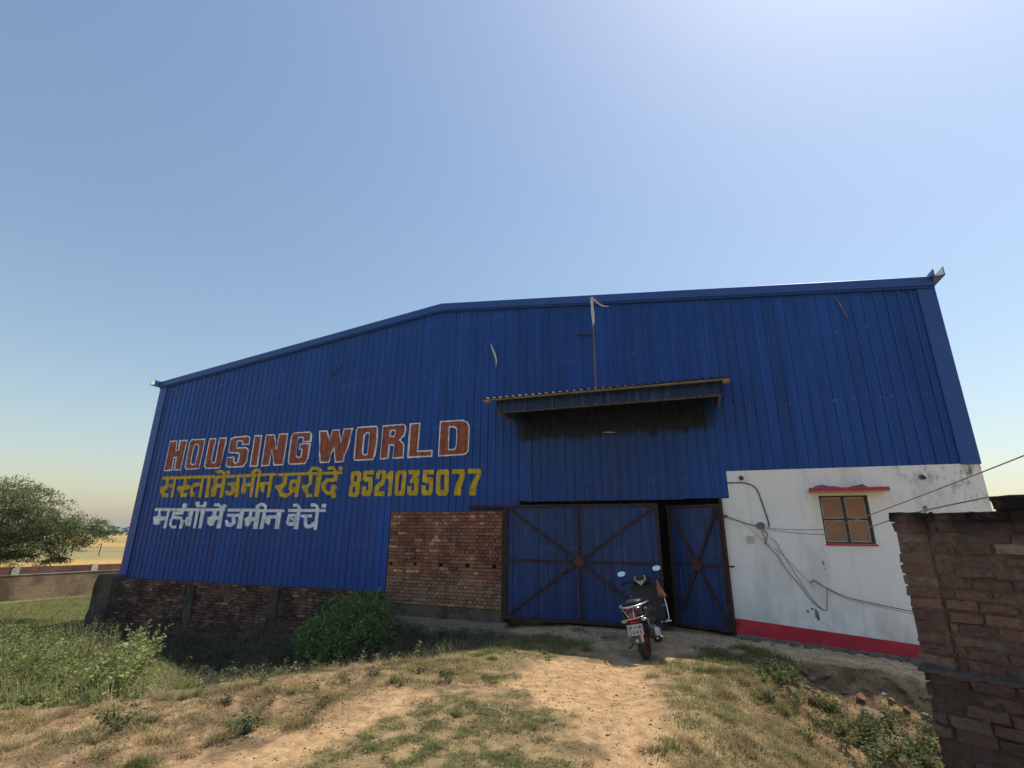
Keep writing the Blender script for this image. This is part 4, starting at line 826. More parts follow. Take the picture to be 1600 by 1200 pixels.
# field fence far behind
fe = empty("field_fence", Matrix.Translation((-52, 62, -1.12)), "thin wire fence with wooden posts far out in the wheat field", "fence")
M_fp = simple("grey_post", (.16, .13, .10), .9)
for k in range(14):
    q = MB(); q.tube([(k * 2.6, k * .9, -.1), (k * 2.6 + random.uniform(-.1, .1), k * .9, 1.45)], .06, 6); q.build("post", M_fp, fe)
for z in (.5, .95, 1.35):
    q = MB(); q.tube([(0, 0, z), (33.8, 11.7, z)], .012, 4); q.build("wire", M_fp, fe)

# ---------------------------------------------------------------- cables and small things on the wall
M_wire = simple("tan_cord", (.30, .235, .15), .7, var=.15); M_blk = simple("black_cable", (.02, .02, .022), .5); M_grey = simple("grey_fitting", (.22, .22, .21), .6, var=.3, scale=30)
M_redwire = simple("red_brown_wire", (.22, .07, .05), .6); M_thin = simple("thin_grey_wire", (.16, .13, .12), .6)
FRI = FRONT
def wire(name, pts, r, mat, label, cat, sub=6, group=None, n=6):
    """smooth line through world points"""
    P = [np.array(p, float) for p in pts]; out = []
    for i in range(len(P) - 1):
        p0 = P[max(i - 1, 0)]; p1 = P[i]; p2 = P[i + 1]; p3 = P[min(i + 2, len(P) - 1)]
        for k in range(sub):
            t = k / sub; out.append(.5 * (2 * p1 + (p2 - p0) * t + (2 * p0 - 5 * p1 + 4 * p2 - p3) * t * t + (3 * p1 - p0 - 3 * p2 + p3) * t ** 3))
    out.append(P[-1])
    q = MB(); q.tube(out, r, n); o = q.build(name, mat, smooth=True)
    return tag(o, label, cat, group)
def onw(pts, d=.02): return [W(u, d, z) for u, z in pts]
CAM = np.array([0, 0, CAM_H])
wire("cord", [W(.42, .12, 2.15), W(1.1, .22, 1.92), W(1.9, .6, 1.88), W(2.15, 1.8, 1.98), (4.80, 5.0, 2.42), (5.2, 4.0, 2.8), (5.6, 2.6, 3.3), (6.6, -2.0, 4.2), (8.0, -9.0, 5.2)], .0065, M_wire, "upper tan cord from gate post sagging past the window and rising over the brick wall", "cord", 8)
wire("cord", [W(.42, .12, 2.12), W(1.15, .2, 1.89), W(1.9, .5, 1.80), W(2.2, 1.6, 1.83), W(2.0, 4.6, 1.98), (3.63, 3.84, 2.06)], .0065, M_wire, "lower tan cord from gate post across the window to the brick wall top", "cord", 8)
wire("cable", onw([(.55, 2.78), (.68, 2.78), (.86, 2.775), (1.02, 2.72), (1.10, 2.62), (1.14, 2.45), (1.18, 2.25), (1.215, 2.05), (1.22, 1.93)], .025), .011, M_blk, "black cable curving down the white wall to the wire bundle", "cable")
for u, z in ((.72, 2.778), (1.125, 2.5), (1.19, 2.2)):
    q = MB(); q.box(u - .012, u + .012, -.04, -.012, z - .008, z + .008); o = q.build("cable_clip", simple("clip_white", (.5, .5, .48), .6)); o.matrix_world = FRONT; tag(o, "small pale clip holding the black cable to the white wall", "clip", "clips on the black cable")
wire("wire", [W(.42, .12, 2.13), W(.75, .08, 2.0), W(1.15, .05, 1.62), W(1.35, .04, 1.46), W(1.62, .04, 1.13), W(1.82, .05, .88)], .0035, M_thin, "thin straight wire slanting from gate post down the white wall", "wire")
wire("wire", onw([(1.08, 1.87), (1.12, 1.7), (1.17, 1.56), (1.3, 1.4), (1.42, 1.15), (1.6, .9), (1.72, .70), (1.82, .57), (1.93, .50), (1.97, .55), (2.02, .88)], .03), .006, M_thin, "slack twisted wire looping down the white wall to the red brown wire", "wire")
wire("wire", onw([(1.2, 1.74), (1.3, 1.65), (1.36, 1.5), (1.5, 1.2), (1.66, .88), (1.8, .62), (1.9, .52)], .035), .0045, M_thin, "shorter slack wire hanging beside the loop on the white wall", "wire")
wire("wire", [W(1.77, .03, .95), W(1.82, .04, 1.0), W(1.88, .05, .965), W(2.02, .06, .87), W(2.3, .10, .74), W(2.7, .2, .66), W(3.1, .4, .60), W(3.3, .9, .62)], .0085, M_redwire, "red brown wire sagging across the lower white wall towards the brick wall", "wire")
wire("wire", [W(2.02, .06, .86), W(2.3, .11, .71), W(2.7, .2, .63), W(3.1, .4, .565), W(3.3, .9, .58)], .0045, M_thin, "thin dark wire hanging just under the red brown wire", "wire")
wb = MB()
for k in range(16):
    c = np.array([1.07, -.05, 1.95]); r_ = random.uniform(.04, .075); a = random.uniform(0, 6.28); tl = random.uniform(-.6, .6)
    wb.tube([c + np.array([r_ * math.cos(a + t), -.02 * math.sin(t * 2 + k) - .004 * k + .03, r_ * .8 * math.sin(a + t) + tl * .02]) for t in np.linspace(0, 5.2, 14)], .005, 5)
wb.tube([(1.10, -.03, 1.9), (1.17, -.04, 1.80), (1.14, -.045, 1.70), (1.10, -.045, 1.62)], .012, 6)
o = wb.build("wire_bundle", M_grey); o.matrix_world = FRONT; tag(o, "grey coiled bundle of wire tied to the white wall", "wire bundle")
for k, (u, z, lab) in enumerate(((.836, 2.87, "small grey bulb holder on the white wall near the gate"), (3.80, 2.80, "small grey bulb holder on the white wall far right of the window"))):
    f = empty("bulb_holder", FRONT @ Matrix.Translation((u, -.012, z)), lab, "lamp fitting", "bulb holders on the white wall")
    q = MB(); q.lathe([(0, 0), (.05, 0), (.05, -.012), (.03, -.018), (0, -.018)], (0, 0, 0), 'y', 16); q.build("base_plate", M_grey, f, smooth=False)
    q = MB(); q.tube([(0, -.018, 0), (0, -.06, -.005), (.01, -.10, -.03)], [.024, .028, .024], 10); q.build("socket", M_blk, f)
so = empty("switch_box", FRONT @ Matrix.Translation((.861, -.012, 1.70)), "pale square switch box on the white wall below the wire bundle", "switch box")
q = MB(); q.box(-.06, .06, -.035, 0, -.065, .065); q.build("box", simple("cream_plastic", (.52, .50, .43), .5, var=.06), so, bevel=.006)
q = MB(); q.box(-.022, .022, -.042, -.0352, -.03, .02); q.build("rocker", simple("ivory_plastic", (.42, .40, .34), .5), so)

# pole with torn cloth, and strips on the cladding
M_cloth = simple("torn_white_cloth", (.55, .53, .50), .9, var=.15, scale=12); M_pink = simple("faded_pink_cloth", (.48, .36, .32), .9, var=.2, scale=12)
po = empty("flag_pole", FRONT @ Matrix.Translation((-1.79, -1.13, 4.66)), "thin rusty pole on the awning with a torn cloth strip at its top", "pole")
q = MB(); q.tube([(0, 0, -.04), (.004, 0, 1.0), (-.012, 0, 2.12)], .017, 6); q.build("rod", simple("rusty_rod", (.20, .10, .07), .85, var=.3), po)
def ribbon(mb, pts, ws, tw=0.0):
    vs = []; fs = []
    for i, (p, w) in enumerate(zip(pts, ws)):
        a = tw * i; vs += [(p[0] - w * math.cos(a), p[1] - w * math.sin(a), p[2]), (p[0] + w * math.cos(a), p[1] + w * math.sin(a), p[2] + w * .3)]
    for i in range(len(pts) - 1): fs.append((2 * i, 2 * i + 1, 2 * i + 3, 2 * i + 2))
    mb.add(vs, fs)
q = MB(); ribbon(q, [(-.01, -.02, 2.1), (.0, -.03, 1.9), (.005, -.02, 1.7), (.012, -.02, 1.5), (.0, -.02, 1.42)], [.03, .028, .035, .03, .01], .25); q.build("cloth_strip", M_cloth, po, fix=False)
q = MB(); ribbon(q, [(-.01, -.02, 2.1), (.08, -.04, 1.98), (.17, -.05, 1.88), (.26, -.06, 1.82), (.36, -.07, 1.795), (.44, -.06, 1.80)], [.025, .03, .025, .02, .035, .03], .1); q.build("cloth_strip", M_pink, po, fix=False)
def strip(pts, r, mat, label, name="loose_strip", cat="strip"):
    q = MB(); q.tube([(u, -d, z) for u, d, z in pts], r, 5); o = q.build(name, mat, smooth=True); o.matrix_world = FRONT; tag(o, label, cat); return o
strip([(-4.64, .05, 6.45), (-4.60, .08, 6.33), (-4.52, .10, 6.15), (-4.46, .09, 5.95), (-4.48, .08, 5.78)], [.008, .02, .03, .026, .006], M_cloth, "white cloth strip dangling on the blue cladding under the roof peak")
strip([(-2.41, .04, 6.40), (-2.2, .06, 6.35), (-1.93, .05, 6.33)], [.012, .02, .008], simple("dark_stick", (.02, .03, .07), .7), "dark blue stub poking from the cladding beside the pole", "stub", "stub")
strip([(3.03, .04, 6.50), (3.08, .06, 6.3), (3.17, .05, 5.96)], [.012, .016, .012], simple("grey_stick", (.18, .17, .17), .8), "grey stick leaning on the cladding high at the corner of the shed", "stick", "stick")
strip([(-1.87, .07, 3.945), (-1.75, .075, 3.955), (-1.60, .07, 3.93)], [.006, .012, .006], M_cloth, "short white strip stuck on the sheet under the awning")
M_tie = simple("faded_tie", (.12, .17, .33), .7)
strip([(-16.25, .05, 6.32), (-15.95, .06, 6.24), (-15.6, .05, 6.02)], .012, M_tie, "pale blue tie wire nearest the gutter end on the cladding", "tie_wire", "wire")
strip([(-14.15, .05, 6.03), (-13.85, .07, 6.18), (-13.6, .05, 6.40)], .012, M_tie, "pale blue tie wire slanting upward above the capital letters", "tie_wire", "wire")
strip([(-11.42, .05, 6.36), (-11.38, .06, 6.2), (-11.40, .05, 6.03)], .009, M_tie, "short upright tie wire under the sloping roof edge", "tie_wire", "wire")
strip([(-9.65, .04, 6.10), (-9.45, .06, 6.2), (-9.25, .05, 6.36)], .014, simple("dark_stub", (.02, .03, .07), .7), "dark stub slanting from the cladding above the second word", "stub", "stub")
# ---------------------------------------------------------------- scooter
SX, SY = 2.06, 8.27
LEAN, HEAD = R(11), R(23.5)
SM = Matrix.Translation((SX, SY, on_ground(*UD(SX, SY)) - .012)) @ Matrix.Rotation(-HEAD, 4, 'Z') @ Matrix.Rotation(-LEAN, 4, 'Y') @ Matrix.Scale(1.08, 4)
sc = empty("scooter", SM, "black scooter with red wheel rim parked on its side stand before the gate", "scooter")
K_black = simple("black_paint", (.012, .012, .014), .22, var=.1); K_matt = simple("matt_black_plastic", (.022, .022, .024), .55, var=.2, scale=20)
K_seat = simple("seat_vinyl", (.03, .03, .032), .5, var=.2, scale=30, bmp=.2); K_rub = simple("tyre_rubber", (.025, .023, .021), .9, var=.3, scale=20)
K_red = simple("red_rim_paint", (.20, .014, .013), .35, var=.1); K_lamp = simple("red_lamp_lens", (.42, .008, .016), .15, var=.05)
K_sil = simple("silver_trim", (.55, .55, .56), .32, .75, var=.1); K_chrome = simple("chrome", (.75, .75, .77), .15, 1.0, var=.03)
K_white = simple("white_plate", (.45, .45, .44), .5, var=.08, scale=20); K_mir = simple("mirror_glass", (.85, .87, .88), .03, 1.0, var=.01)
K_eng = simple("engine_alloy", (.2, .2, .2), .5, .5, var=.3, scale=20); K_amb = simple("indicator_lens", (.5, .42, .36), .2, var=.05)
K_plastic_sil = simple("silver_plastic", (.40, .41, .43), .4, var=.08)
def wheel(y, name):
    q = MB(); r0 = .175; prof = []
    for k in range(14):
        a = 2 * math.pi * k / 14; prof.append((.212 + .044 * math.cos(a), .050 * math.sin(a)))
    q.lathe(prof, (0, y, .256), 'x', 36, closed=True); w = q.build(name, K_rub, sc, smooth=True)
    q = MB(); q.lathe([(.178, -.036), (.186, -.036), (.186, .036), (.178, .036), (.168, .02), (.168, -.02)], (0, y, .256), 'x', 32, closed=True)
    q.lathe([(.0, -.04), (.045, -.04), (.045, .04), (0, .04)], (0, y, .256), 'x', 16)
    for k in range(5):
        a = 2 * math.pi * k / 5 + .3; c, s = math.cos(a), math.sin(a)
        q.bar((0, y + .04 * c, .256 + .04 * s), (0, y + .17 * c, .256 + .17 * s), .045, .028, (1, 0, 0))
    q.build("rim", K_red, w)
    return w
wheel(.02, "rear_wheel")
wheel(1.24, "front_wheel")
# rear body, tapering to the tail
q = MB(); q.loft([(-.30, 0, .63, .06, .05), (-.27, 0, .63, .115, .085), (-.15, 0, .625, .16, .105), (.05, 0, .605, .19, .13), (.3, 0, .57, .20, .17), (.52, 0, .53, .18, .21), (.60, 0, .52, .14, .20)], 18, 2.8)
q.build("rear_body", K_black, sc, smooth=True)
for s in (-1, 1):
    q = MB(); q.loft([(-.22, s * .150, .65, .012, .03), (.0, s * .190, .645, .012, .036), (.25, s * .202, .62, .012, .045), (.5, s * .185, .56, .01, .03)], 10, 2.2); q.build("side_stripe", K_matt, sc, smooth=True)
q = MB(); q.loft([(-.18, 0, .752, .06, .02), (-.14, 0, .757, .115, .035), (.05, 0, .765, .135, .045), (.25, 0, .755, .13, .045), (.32, 0, .745, .135, .040), (.5, 0, .745, .12, .035), (.62, 0, .73, .07, .02)], 16, 2.5); q.build("seat", K_seat, sc, smooth=True)
# tail lamp: broad red wedge, narrower below
q = MB(); q.add([(-.075, -.292, .69), (.075, -.292, .69), (.035, -.31, .575), (-.035, -.31, .575), (-.09, -.2, .70), (.09, -.2, .70), (.045, -.22, .56), (-.045, -.22, .56)], [(0, 1, 2, 3), (1, 5, 6, 2), (0, 3, 7, 4), (0, 4, 5, 1), (3, 2, 6, 7)]); q.build("tail_lamp", K_lamp, sc, bevel=.006)
q = MB(); q.box(-.055, .055, -.315, -.27, .505, .54); q.build("brake_lamp", K_lamp, sc, bevel=.008)
q = MB(); q.loft([(-.30, 0, .55, .08, .035), (-.24, 0, .55, .11, .05), (-.1, 0, .53, .11, .06)], 12, 3); q.build("tail_housing", K_matt, sc, smooth=True)
# mudguard, plate
q = MB(); q.add([(-.075, -.315, .50), (.075, -.315, .50), (.085, -.33, .27), (-.085, -.33, .27), (-.07, -.25, .50), (.07, -.25, .50), (.075, -.29, .25), (-.075, -.29, .25)], [(0, 1, 2, 3), (1, 5, 6, 2), (0, 3, 7, 4), (0, 4, 5, 1), (3, 2, 6, 7), (4, 7, 6, 5)]); mg = q.build("mudguard", simple("grey_mudguard", (.06, .065, .075), .6), sc, bevel=.006)
q = MB(); q.box(.052, .082, -.336, -.331, .28, .44); q.build("pale_edge_strip", K_white, mg)
q = MB(); q.lathe([(0, 0), (.022, 0), (.022, -.008), (0, -.008)], (-.005, -.334, .30), 'y', 14); q.build("reflector", simple("pink_reflector", (.5, .3, .3), .2), mg)
q = MB(); q.add([(-.105, -.345, .368), (.105, -.345, .368), (.105, -.33, .50), (-.105, -.33, .50), (-.105, -.34, .368), (.105, -.34, .368), (.105, -.325, .50), (-.105, -.325, .50)], [(0, 1, 2, 3), (4, 7, 6, 5), (0, 4, 5, 1), (2, 6, 7, 3), (1, 5, 6, 2), (3, 7, 4, 0)]); npl = q.build("number_plate", K_white, sc)
def plate_line(s, z, size):
    cu = bpy.data.curves.new("plate_characters", 'FONT'); cu.body = s; cu.size = size; cu.align_x = 'CENTER'; cu.extrude = .0008; cu.offset = .0008
    to = bpy.data.objects.new("plate_characters", cu); COL.objects.link(to)
    dg = bpy.context.evaluated_depsgraph_get(); me = bpy.data.meshes.new_from_object(to.evaluated_get(dg)); bpy.data.objects.remove(to)
    me.materials.clear(); me.materials.append(K_matt)
    o = bpy.data.objects.new("plate_characters", me); COL.objects.link(o); o.parent = npl
    o.location = (0, -.3365 - (.5 - z) * .1136 + .0, z); o.rotation_euler = (R(83.5), 0, 0)
plate_line("JH 11 M", .447, .052); plate_line("2 0 9 5", .382, .060)
# indicators
for s in (-1, 1):
    q = MB(); q.loft([(-.29, s * .135, .545, .035, .018), (-.25, s * .13, .545, .042, .024), (-.19, s * .12, .545, .03, .018)], 10, 2.6); q.build("indicator", K_amb if s < 0 else K_sil, sc, smooth=True)
# grab rail and guard
q = MB(); q.tube([(-.155, .30, .72), (-.185, .05, .735), (-.175, -.18, .725), (-.12, -.30, .715), (0, -.345, .718), (.12, -.30, .728), (.175, -.18, .735), (.185, .05, .735), (.155, .30, .72)], .014, 8); q.build("grab_rail", K_sil, sc, smooth=True)
q = MB()
q.tube([(-.20, -.22, .555), (-.1, -.345, .565), (.02, -.37, .575), (.12, -.33, .585), (.2, -.2, .59)], .006, 6); 
for x, x2 in ((-.03, -.11), (.03, .03)): q.tube([(x, -.365, .572), (x2, -.335, .70)], .005, 6)
q.build("rear_guard", K_chrome, sc, smooth=True)
# exhaust with pale heat shield, engine, swing arm
q = MB(); q.loft([(-.17, .165, .345, .03, .03), (-.14, .165, .342, .058, .06), (.2, .17, .30, .062, .065), (.32, .165, .27, .045, .045), (.5, .13, .2, .022, .022)], 16, 2.2); ex = q.build("exhaust", K_matt, sc, smooth=True)
q = MB(); q.loft([(-.15, .225, .36, .008, .05), (-.05, .238, .35, .008, .058), (.16, .24, .315, .008, .05), (.22, .23, .30, .008, .02)], 12, 2.6); q.build("heat_shield", K_white, ex, smooth=True)
q = MB(); q.loft([(-.02, -.13, .27, .04, .06), (.1, -.13, .28, .06, .085), (.4, -.1, .28, .08, .09), (.55, -.05, .3, .09, .08)], 12, 2.6); q.build("engine_case", K_eng, sc, smooth=True)
q = MB(); q.loft([(.28, .05, .32, .08, .09), (.55, .03, .33, .11, .1)], 12, 2.6); q.build("engine_block", K_eng, sc, smooth=True)
q = MB(); q.tube([(.13, .0, .3), (.135, -.02, .5), (.12, .02, .56)], .018, 8); q.build("shock_absorber", K_eng, sc, smooth=True)
q = MB(); q.tube([(.215, .06, .30), (.26, .14, .24), (.27, .2, .22)], .016, 8); q.tube([(.205, .1, .27), (.2, -.02, .25)], .012, 6); q.build("kick_lever", K_chrome, sc, smooth=True)
# floorboard, leg shield, apron
q = MB(); q.loft([(.48, 0, .31, .15, .045), (.6, 0, .295, .185, .04), (.9, 0, .295, .19, .04), (.98, 0, .32, .18, .05)], 14, 4); q.build("floorboard", K_matt, sc, smooth=True)
q = MB(); vs = []
secs = [(.28, .95, .21), (.40, .985, .245), (.60, 1.01, .265), (.78, 1.03, .26), (.89, 1.045, .21), (.95, 1.05, .13)]
for z, y, w in secs:
    for x in np.linspace(-1, 1, 9): vs.append((x * w, y - .05 * x * x, z))
for z, y, w in secs:
    for x in np.linspace(-1, 1, 9): vs.append((x * w * .98, y + .12 - .14 * x * x, z))
m_ = len(secs); n_ = 9; fs = []
for b in (0, m_ * n_):
    for i in range(m_ - 1):
        for k in range(n_ - 1): fs.append((b + i * n_ + k, b + i * n_ + k + 1, b + (i + 1) * n_ + k + 1, b + (i + 1) * n_ + k))
o_ = m_ * n_
for i in range(m_ - 1):
    for k in (0, n_ - 1): fs.append((i * n_ + k, (i + 1) * n_ + k, o_ + (i + 1) * n_ + k, o_ + i * n_ + k))
for k in range(n_ - 1): fs.append((k, k + 1, o_ + k + 1, o_ + k)); fs.append(((m_ - 1) * n_ + k, (m_ - 1) * n_ + k + 1, o_ + (m_ - 1) * n_ + k + 1, o_ + (m_ - 1) * n_ + k))
q.add(vs, fs); q.build("leg_shield", K_matt, sc, smooth=True)
q = MB(); q.tube([(.25, .86, .34), (.295, .90, .38), (.302, .93, .55), (.29, .97, .74), (.26, 1.0, .82)], .008, 6); q.tube([(.2, .99, .58), (.302, .93, .56)], .007, 6); q.tube([(.17, .83, .345), (.33, .85, .35)], .012, 6); q.build("leg_guard", K_chrome, sc, smooth=True)
q = MB(); q.tube([(-.21, .86, .34), (-.262, .93, .55), (-.22, 1.0, .82)], .008, 6); q.build("leg_guard", K_chrome, sc, smooth=True)
q = MB(); q.loft([(1.08, 0, .42, .06, .1), (1.2, 0, .50, .075, .06), (1.4, 0, .40, .06, .05)], 12, 2.4); q.tube([(.055, 1.24, .256), (.06, 1.12, .62)], .02, 8); q.tube([(-.055, 1.24, .256), (-.06, 1.12, .62)], .02, 8); q.build("front_fork", K_black, sc, smooth=True)
# handlebar head with silver dash surround
q = MB(); q.loft([(.90, 0, .955, .07, .05), (.95, 0, .965, .12, .07), (1.05, 0, .965, .13, .075), (1.15, 0, .94, .08, .06)], 16, 2.6); hd = q.build("handlebar_cover", K_black, sc, smooth=True)
q = MB(); q.tube([(-.078, .905, 1.035), (-.085, .90, 1.00), (-.05, .89, .96), (-.02, .885, .93), (0, .883, .905), (.02, .885, .93), (.05, .89, .96), (.085, .90, 1.00), (.078, .905, 1.04)], .011, 8); q.tube([(-.076, .912, 1.04), (.076, .912, 1.04)], .005, 6)
q.add([(-.06, .888, .972), (.06, .888, .972), (.02, .882, .915), (-.02, .882, .915)], [(0, 1, 2, 3)])
q.build("dash_surround", K_plastic_sil, hd, smooth=False)
q = MB(); q.lathe([(0, 0), (.06, 0), (.06, -.01), (0, -.01)], (0, .91, 1.005), 'y', 20); q.build("dial", K_matt, hd)
q = MB(); q.tube([(-.33, .93, .955), (-.2, .99, .975), (0, 1.03, .97), (.2, .99, .975), (.33, .93, .955)], .013, 8); hb = q.build("handlebar", K_matt, sc, smooth=True)
for s in (-1, 1):
    q = MB(); q.tube([(s * .225, .975, .97), (s * .345, .922, .952)], .019, 10); q.build("grip", K_rub, hb, smooth=True)
    q = MB(); q.tube([(s * .19, 1.0, .985), (s * .22, 1.0, 1.06), (s * .25, .99, 1.10)], .007, 6); st = q.build("mirror_stalk", K_matt, sc, smooth=True)
    q = MB(); q.loft([(.965, s * .29, 1.115, .070, .043), (.99, s * .29, 1.115, .066, .04), (1.02, s * .285, 1.115, .03, .02)], 14, 2.6); mi = q.build("mirror", K_matt, sc, smooth=True)
    g_ = MB(); n = 14; vs = []
    for k in range(n):
        a = 2 * math.pi * k / n; vs.append((s * .29 + .064 * math.copysign(abs(math.cos(a)) ** .77, math.cos(a)), .962 + .30 * .038 * math.copysign(abs(math.sin(a)) ** .77, math.sin(a)) - .011, 1.115 + .038 * math.copysign(abs(math.sin(a)) ** .77, math.sin(a))))
    g_.add(vs, [tuple(range(n))]); gl = g_.build("mirror_glass", K_mir, mi, fix=False)
    q = MB(); q.tube([(s * .2, .99, .985), (s * .26, 1.03, .97), (s * .35, .99, .955)], .006, 6); q.build("brake_lever", K_sil, hb, smooth=True)
# side stand
q = MB(); q.tube([(-.07, .48, .24), (-.155, .44, .10), (-.225, .40, .035)], .011, 6); q.bar((-.20, .37, .036), (-.26, .43, .030), .05, .012); q.build("side_stand", K_matt, sc)
q = MB(); q.tube([(-.10, -.05, .25), (-.16, -.2, .2), (-.17, -.24, .215)], .01, 6); q.build("centre_stand_lever", K_matt, sc)
# orange bag on the right handlebar: rests on the scooter, its own thing
q = MB(); vs = []; fs = []; secs = [(.0, .012, .010, 0), (-.05, .02, .016, .006), (-.12, .034, .028, .012), (-.20, .052, .04, .022), (-.26, .062, .045, .03)]
n = 10
for z, a, b, dx in secs:
    for k in range(n):
        t = 2 * math.pi * k / n; f = 1 + .18 * math.sin(3 * t + z * 20); vs.append((.245 + dx + a * f * math.cos(t), .935 + b * f * math.sin(t), .945 + z))
for i in range(len(secs) - 1):
    for k in range(n): fs.append((i * n + k, i * n + (k + 1) % n, (i + 1) * n + (k + 1) % n, (i + 1) * n + k))
fs.append(tuple((len(secs) - 1) * n + k for k in range(n)))
def mat_bag():
    m, t, b = new_mat("printed_bag"); v = coords(t, (14, 14, 6))
    t.links.new(ramp(t, [(.38, (.62, .56, .44)), (.48, (.45, .17, .05)), (.62, (.30, .07, .03)), (.72, (.6, .55, .45))], noise(t, v, 1.3, 3)), b.inputs["Base Color"]); b.inputs["Roughness"].default_value = .5
    return m
q.add(vs, fs); o = q.build("bag", mat_bag(), smooth=True); o.matrix_world = SM; tag(o, "small orange and white bag hanging from the scooter handlebar", "bag")
# ---------------------------------------------------------------- plants
M_leaf = mat_attr("leaves", .6, .25, 8, .5, .25); M_grass = mat_attr("grass_blades", .7, .2, 5, .4, .2); M_bark = simple("bark", (.10, .075, .055), .95, var=.4, scale=10, bmp=.4)
M_stem = simple("green_stems", (.12, .13, .05), .8, var=.3, scale=5)
def to_world(u, d):
    return u * T2[0] + (FD - d) * N2[0], u * T2[1] + (FD - d) * N2[1]
def in_view(x, y, z, m=1.25):
    P = np.stack([x, y, z - CAM_H], -1); f = P @ np.array(Fv); r = P @ np.array(Rv); u_ = P @ np.array(Uv)
    k = 773.62
    return (f > .5) & (np.abs(r / np.maximum(f, .1) * k) < 800 * m) & (np.abs(u_ / np.maximum(f, .1) * k) < 600 * m)
def unit(v): return v / np.maximum(np.linalg.norm(v, axis=-1, keepdims=True), 1e-9)
def blades(u, d, h, w, lean, cols, cvar=.25, rng=RNG, bend=.5):
    """curved three-segment blades rooted on the ground at (u, d)"""
    n = len(u); x, y = to_world(u, d); z = ground_z(u, d) - .006
    a = rng.uniform(0, 2 * np.pi, n); dirv = np.stack([np.cos(a), np.sin(a), np.zeros(n)], 1); side = np.stack([-np.sin(a), np.cos(a), np.zeros(n)], 1)
    base = np.stack([x, y, z], 1); up = np.array([0, 0, 1.0])
    t1, t2 = .45, 1.0
    mid = base + up * (h * t1)[:, None] + dirv * (h * lean * .3)[:, None]
    tip = base + up * (h * (1 - bend * lean * .6))[:, None] + dirv * (h * lean)[:, None]
    V = np.stack([base - side * w[:, None], base + side * w[:, None], mid + side * (w * .8)[:, None], mid - side * (w * .8)[:, None], tip + side * (w * .12)[:, None], tip - side * (w * .12)[:, None]], 1).reshape(-1, 3)
    b = np.arange(n)[:, None] * 6
    F = np.concatenate([b + np.array([[0, 1, 2, 3]]), b + np.array([[3, 2, 4, 5]])], 0)
    c = cols * rng.uniform(1 - cvar, 1 + cvar, (n, 1)); C = np.repeat(c, 6, 0)
    C.reshape(n, 6, 3)[:, :2] *= .75; C.reshape(n, 6, 3)[:, 4:] *= 1.15
    return V, F, np.clip(C, 0, 1)
def pick(pal, n, rng=RNG, wts=None):
    pal = np.array(pal, float); return pal[rng.choice(len(pal), n, p=wts)]
def leaves(P, size, pal, rng=RNG, flat=.5, cvar=.3, aspect=.5, dirs=None):
    """diamond leaves at points P"""
    n = len(P); nrm = unit(rng.normal(size=(n, 3)) + np.array([0, 0, flat * 2])); t = unit(np.cross(nrm, unit(rng.normal(size=(n, 3))))) if dirs is None else unit(dirs + rng.normal(size=(n, 3)) * .4)
    s = np.cross(nrm, t); s = unit(s); L = (size * rng.uniform(.6, 1.4, n))[:, None]
    V = np.stack([P - t * L * .5, P + s * L * aspect * .5 + t * L * .05, P + t * L * .5, P - s * L * aspect * .5 + t * L * .05], 1).reshape(-1, 3)
    F = np.arange(n)[:, None] * 4 + np.array([[0, 1, 2, 3]])
    C = np.repeat(np.clip(pal * rng.uniform(1 - cvar, 1 + cvar, (n, 1)), 0, 1), 4, 0)
    return V, F, C
def merge(L):
    V, F, C = [], [], []; b = 0
    for v, f, c in L: V.append(v); F.append(f + b); C.append(c); b += len(v)
    return np.concatenate(V), np.concatenate(F), np.concatenate(C)
GREEN = [(.15, .18, .05), (.19, .21, .06), (.12, .15, .045), (.23, .22, .08)]
DRY = [(.42, .32, .16), (.34, .25, .12), (.50, .40, .22), (.28, .19, .09)]
DULL = [(.155, .175, .065), (.19, .20, .08), (.13, .15, .055), (.25, .235, .105), (.40, .33, .165)]
def scatter(poly, n, w=.2, seed=0, amp=.4, fr=2.0, thr=.25, clump=None):
    P = np.array(poly); lo, hi = P.min(0) - .3, P.max(0) + .3
    u = RNG.uniform(lo[0], hi[0], n); d = RNG.uniform(lo[1], hi[1], n)
    m = soft(u, d, poly, w, seed, amp, fr)
    if clump: m = m * sstep(clump[1], clump[2], fbm(u * clump[0], d * clump[0], seed + 70, 3))
    k = RNG.random(n) < m
    u, d = u[k], d[k]; x, y = to_world(u, d); v = in_view(x, y, ground_z(u, d, False)); return u[v], d[v]
def layer(poly, n, h, w, lean, pal, seed, **k):
    u, d = scatter(poly, n, seed=seed, **k); m = len(u)
    return blades(u, d, RNG.uniform(h[0], h[1], m), RNG.uniform(w[0], w[1], m), RNG.uniform(lean[0], lean[1], m), pick(pal, m))
